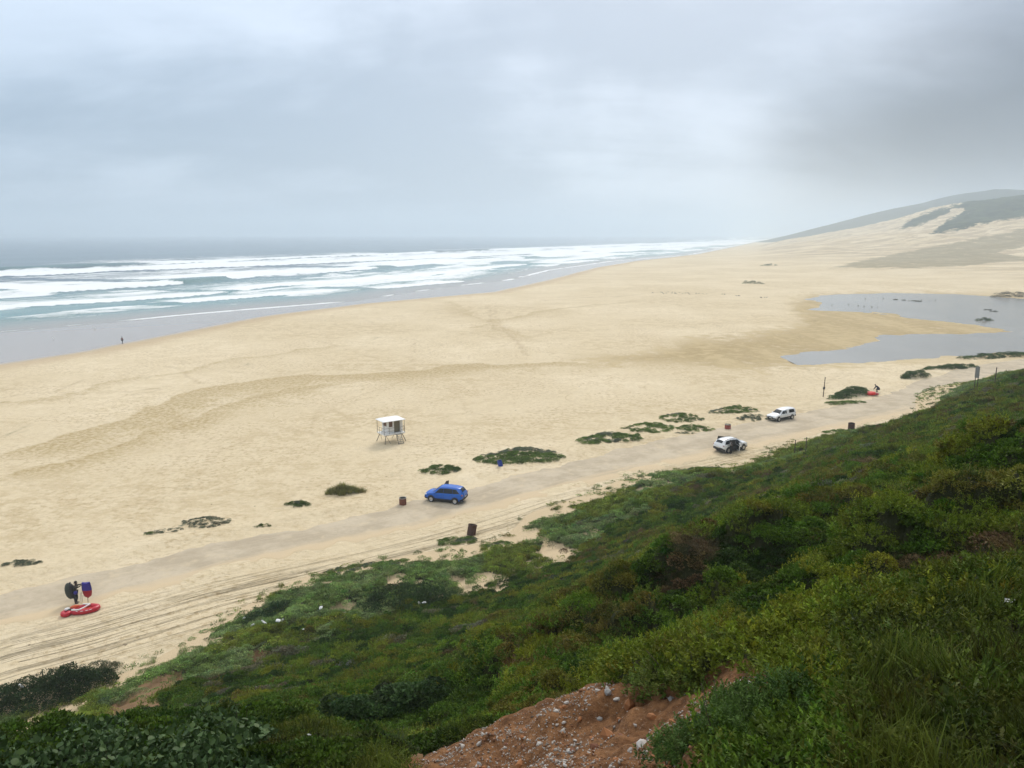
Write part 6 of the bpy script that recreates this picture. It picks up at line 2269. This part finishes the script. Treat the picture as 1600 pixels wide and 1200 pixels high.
# ---------------------------------------------------------------- stones in the bank
M_STONE = [simple('stone_pale', (0.44, 0.41, 0.37), .85, 0, .2, 20), simple('stone_orange', (0.30, 0.125, 0.045), .9, 0, .3, 20), simple('stone_grey', (0.25, 0.245, 0.235), .85, 0, .25, 20), simple('stone_brown', (0.15, 0.06, 0.03), .9, 0, .3, 20)]


def stone_mesh(seed, mat):
    bm = bmesh.new()
    bmesh.ops.create_icosphere(bm, subdivisions=1, radius=1)
    g_ = random.Random(seed)
    sc_ = (1, g_.uniform(.55, .9), g_.uniform(.4, .7))
    for v_ in bm.verts:
        k = .8 + .4 * g_.random()
        v_.co = Vector((v_.co.x * sc_[0] * k, v_.co.y * sc_[1] * k, v_.co.z * sc_[2] * k))
    me = bpy.data.meshes.new('stone')
    bm.to_mesh(me)
    bm.free()
    me.materials.append(mat)
    return me


STONES = [stone_mesh(k, M_STONE[(0, 1, 2, 0, 3, 1)[k % 6]]) for k in range(12)]
BANK = BARE_PIX[0][0]
g = np.random.default_rng(33)


def bank_pts(n):
    a, c = g.uniform(640, 1240, n * 4), g.uniform(1066, 1215, n * 4)
    d = poly_dist(a, c, BANK)
    k = np.where(d > 2)[0][:n]
    return a[k], c[k]


def bank_z(x, y):
    z = hill_z_bare(x, y)
    return z + (fbm(x / .35, y / .35, 4, 91) - .5) * .34


named = [(983, 1094, .085, 1), (953, 1158, .085, 1), (1040, 1163, .07, 4), (949, 1095, .04, 2), (1050, 1087, .045, 2), (1028, 1148, .032, 0), (1003, 1168, .05, 0), (976, 1107, .028, 0), (968, 1115, .04, 1), (900, 1086, .03, 3), (885, 1097, .03, 3), (843, 1159, .035, 0), (682, 1168, .04, 3), (690, 1163, .03, 0), (1060, 1176, .04, 2), (1112, 1112, .05, 1), (1135, 1085, .05, 4), (812, 1183, .05, 1), (930, 1165, .05, 4), (1018, 1120, .05, 5)]
px_, py_ = bank_pts(70)
allst = named + [(a, c, float(s_), int(k)) for a, c, s_, k in zip(px_, py_, g.uniform(.018, .036, 70), g.integers(0, 12, 70))]
for a, c, s_, k in allst:
    q = place(a, c)
    o = bpy.data.objects.new('stone', STONES[k])
    C.objects.link(o)
    o.parent = hill
    o.location = (q[0], q[1], bank_z(q[:1], q[1:2])[0] + s_ * .25)
    o.scale = (s_, s_, s_)
    o.rotation_euler = (g.normal(0, .4), g.normal(0, .4), g.uniform(0, 6.28))
# the small gravel nobody could count
t_ = g.uniform(4.2, 8.2, 60000)
px_ = g.uniform(640, 1240, 60000)
x_ = (px_ - 800) / FPX * t_
y_ = t_ * g.uniform(.86, .93, 60000)
z_ = bank_z(x_, y_)
qx, qy = project(x_, y_, z_)
dd_ = poly_dist(qx, qy, BANK)
cl_ = fbm(x_ / .5, y_ / .5, 3, 611)
crestb = np.exp(-np.abs(qy - np.interp(qx, [640, 700, 780, 860, 940, 1100], [1200, 1165, 1127, 1097, 1068, 1085])) / 16.0)
k = np.where((dd_ > -2) & (g.uniform(0, 1, 60000) < np.clip(sstep(cl_, .42, .62) + .9 * crestb * (qx < 960), .08, 1)))[0][:5600]
n_ = len(k)
oc = np.array([(1, 0, 0), (-1, 0, 0), (0, 1, 0), (0, -1, 0), (0, 0, 1), (0, 0, -1)], float)
of_ = np.array([(0, 2, 4), (2, 1, 4), (1, 3, 4), (3, 0, 4), (2, 0, 5), (1, 2, 5), (3, 1, 5), (0, 3, 5)])
sz_ = g.lognormal(math.log(.007), .4, n_)
ax_ = rand_dirs(n_, g)
bx_ = side_of(ax_, g)
cx_ = np.cross(ax_, bx_)
V_ = (oc[None, :, 0:1] * ax_[:, None] * 1.3 + oc[None, :, 1:2] * bx_[:, None] + oc[None, :, 2:3] * cx_[:, None] * .6) * sz_[:, None, None] * (1 + .25 * g.normal(size=(n_, 6, 1)))
V_ = V_ + np.stack([x_[k], y_[k], z_[k] + .006], 1)[:, None]
F_ = (of_[None] + 6 * np.arange(n_)[:, None, None]).reshape(-1, 3)
pal = np.array([(.43, .40, .36), (.31, .27, .23), (.22, .19, .16), (.30, .14, .06), (.18, .08, .035)])
cc = pal[np.searchsorted([.34, .58, .70, .86], g.uniform(0, 1, n_))]
m, b, p = material('gravel')
b.set(p.inputs['Base Color'], b.attr('tint').outputs['Color'])
p.inputs['Roughness'].default_value = .85
o = link('gravel', np_mesh('gravel', V_.reshape(-1, 3), F_, False, {'tint': np.repeat(cc, 6, 0)}), None, m)
tag(o, 'pale shell and stone gravel strewn over the red earth bank', kind='stuff')
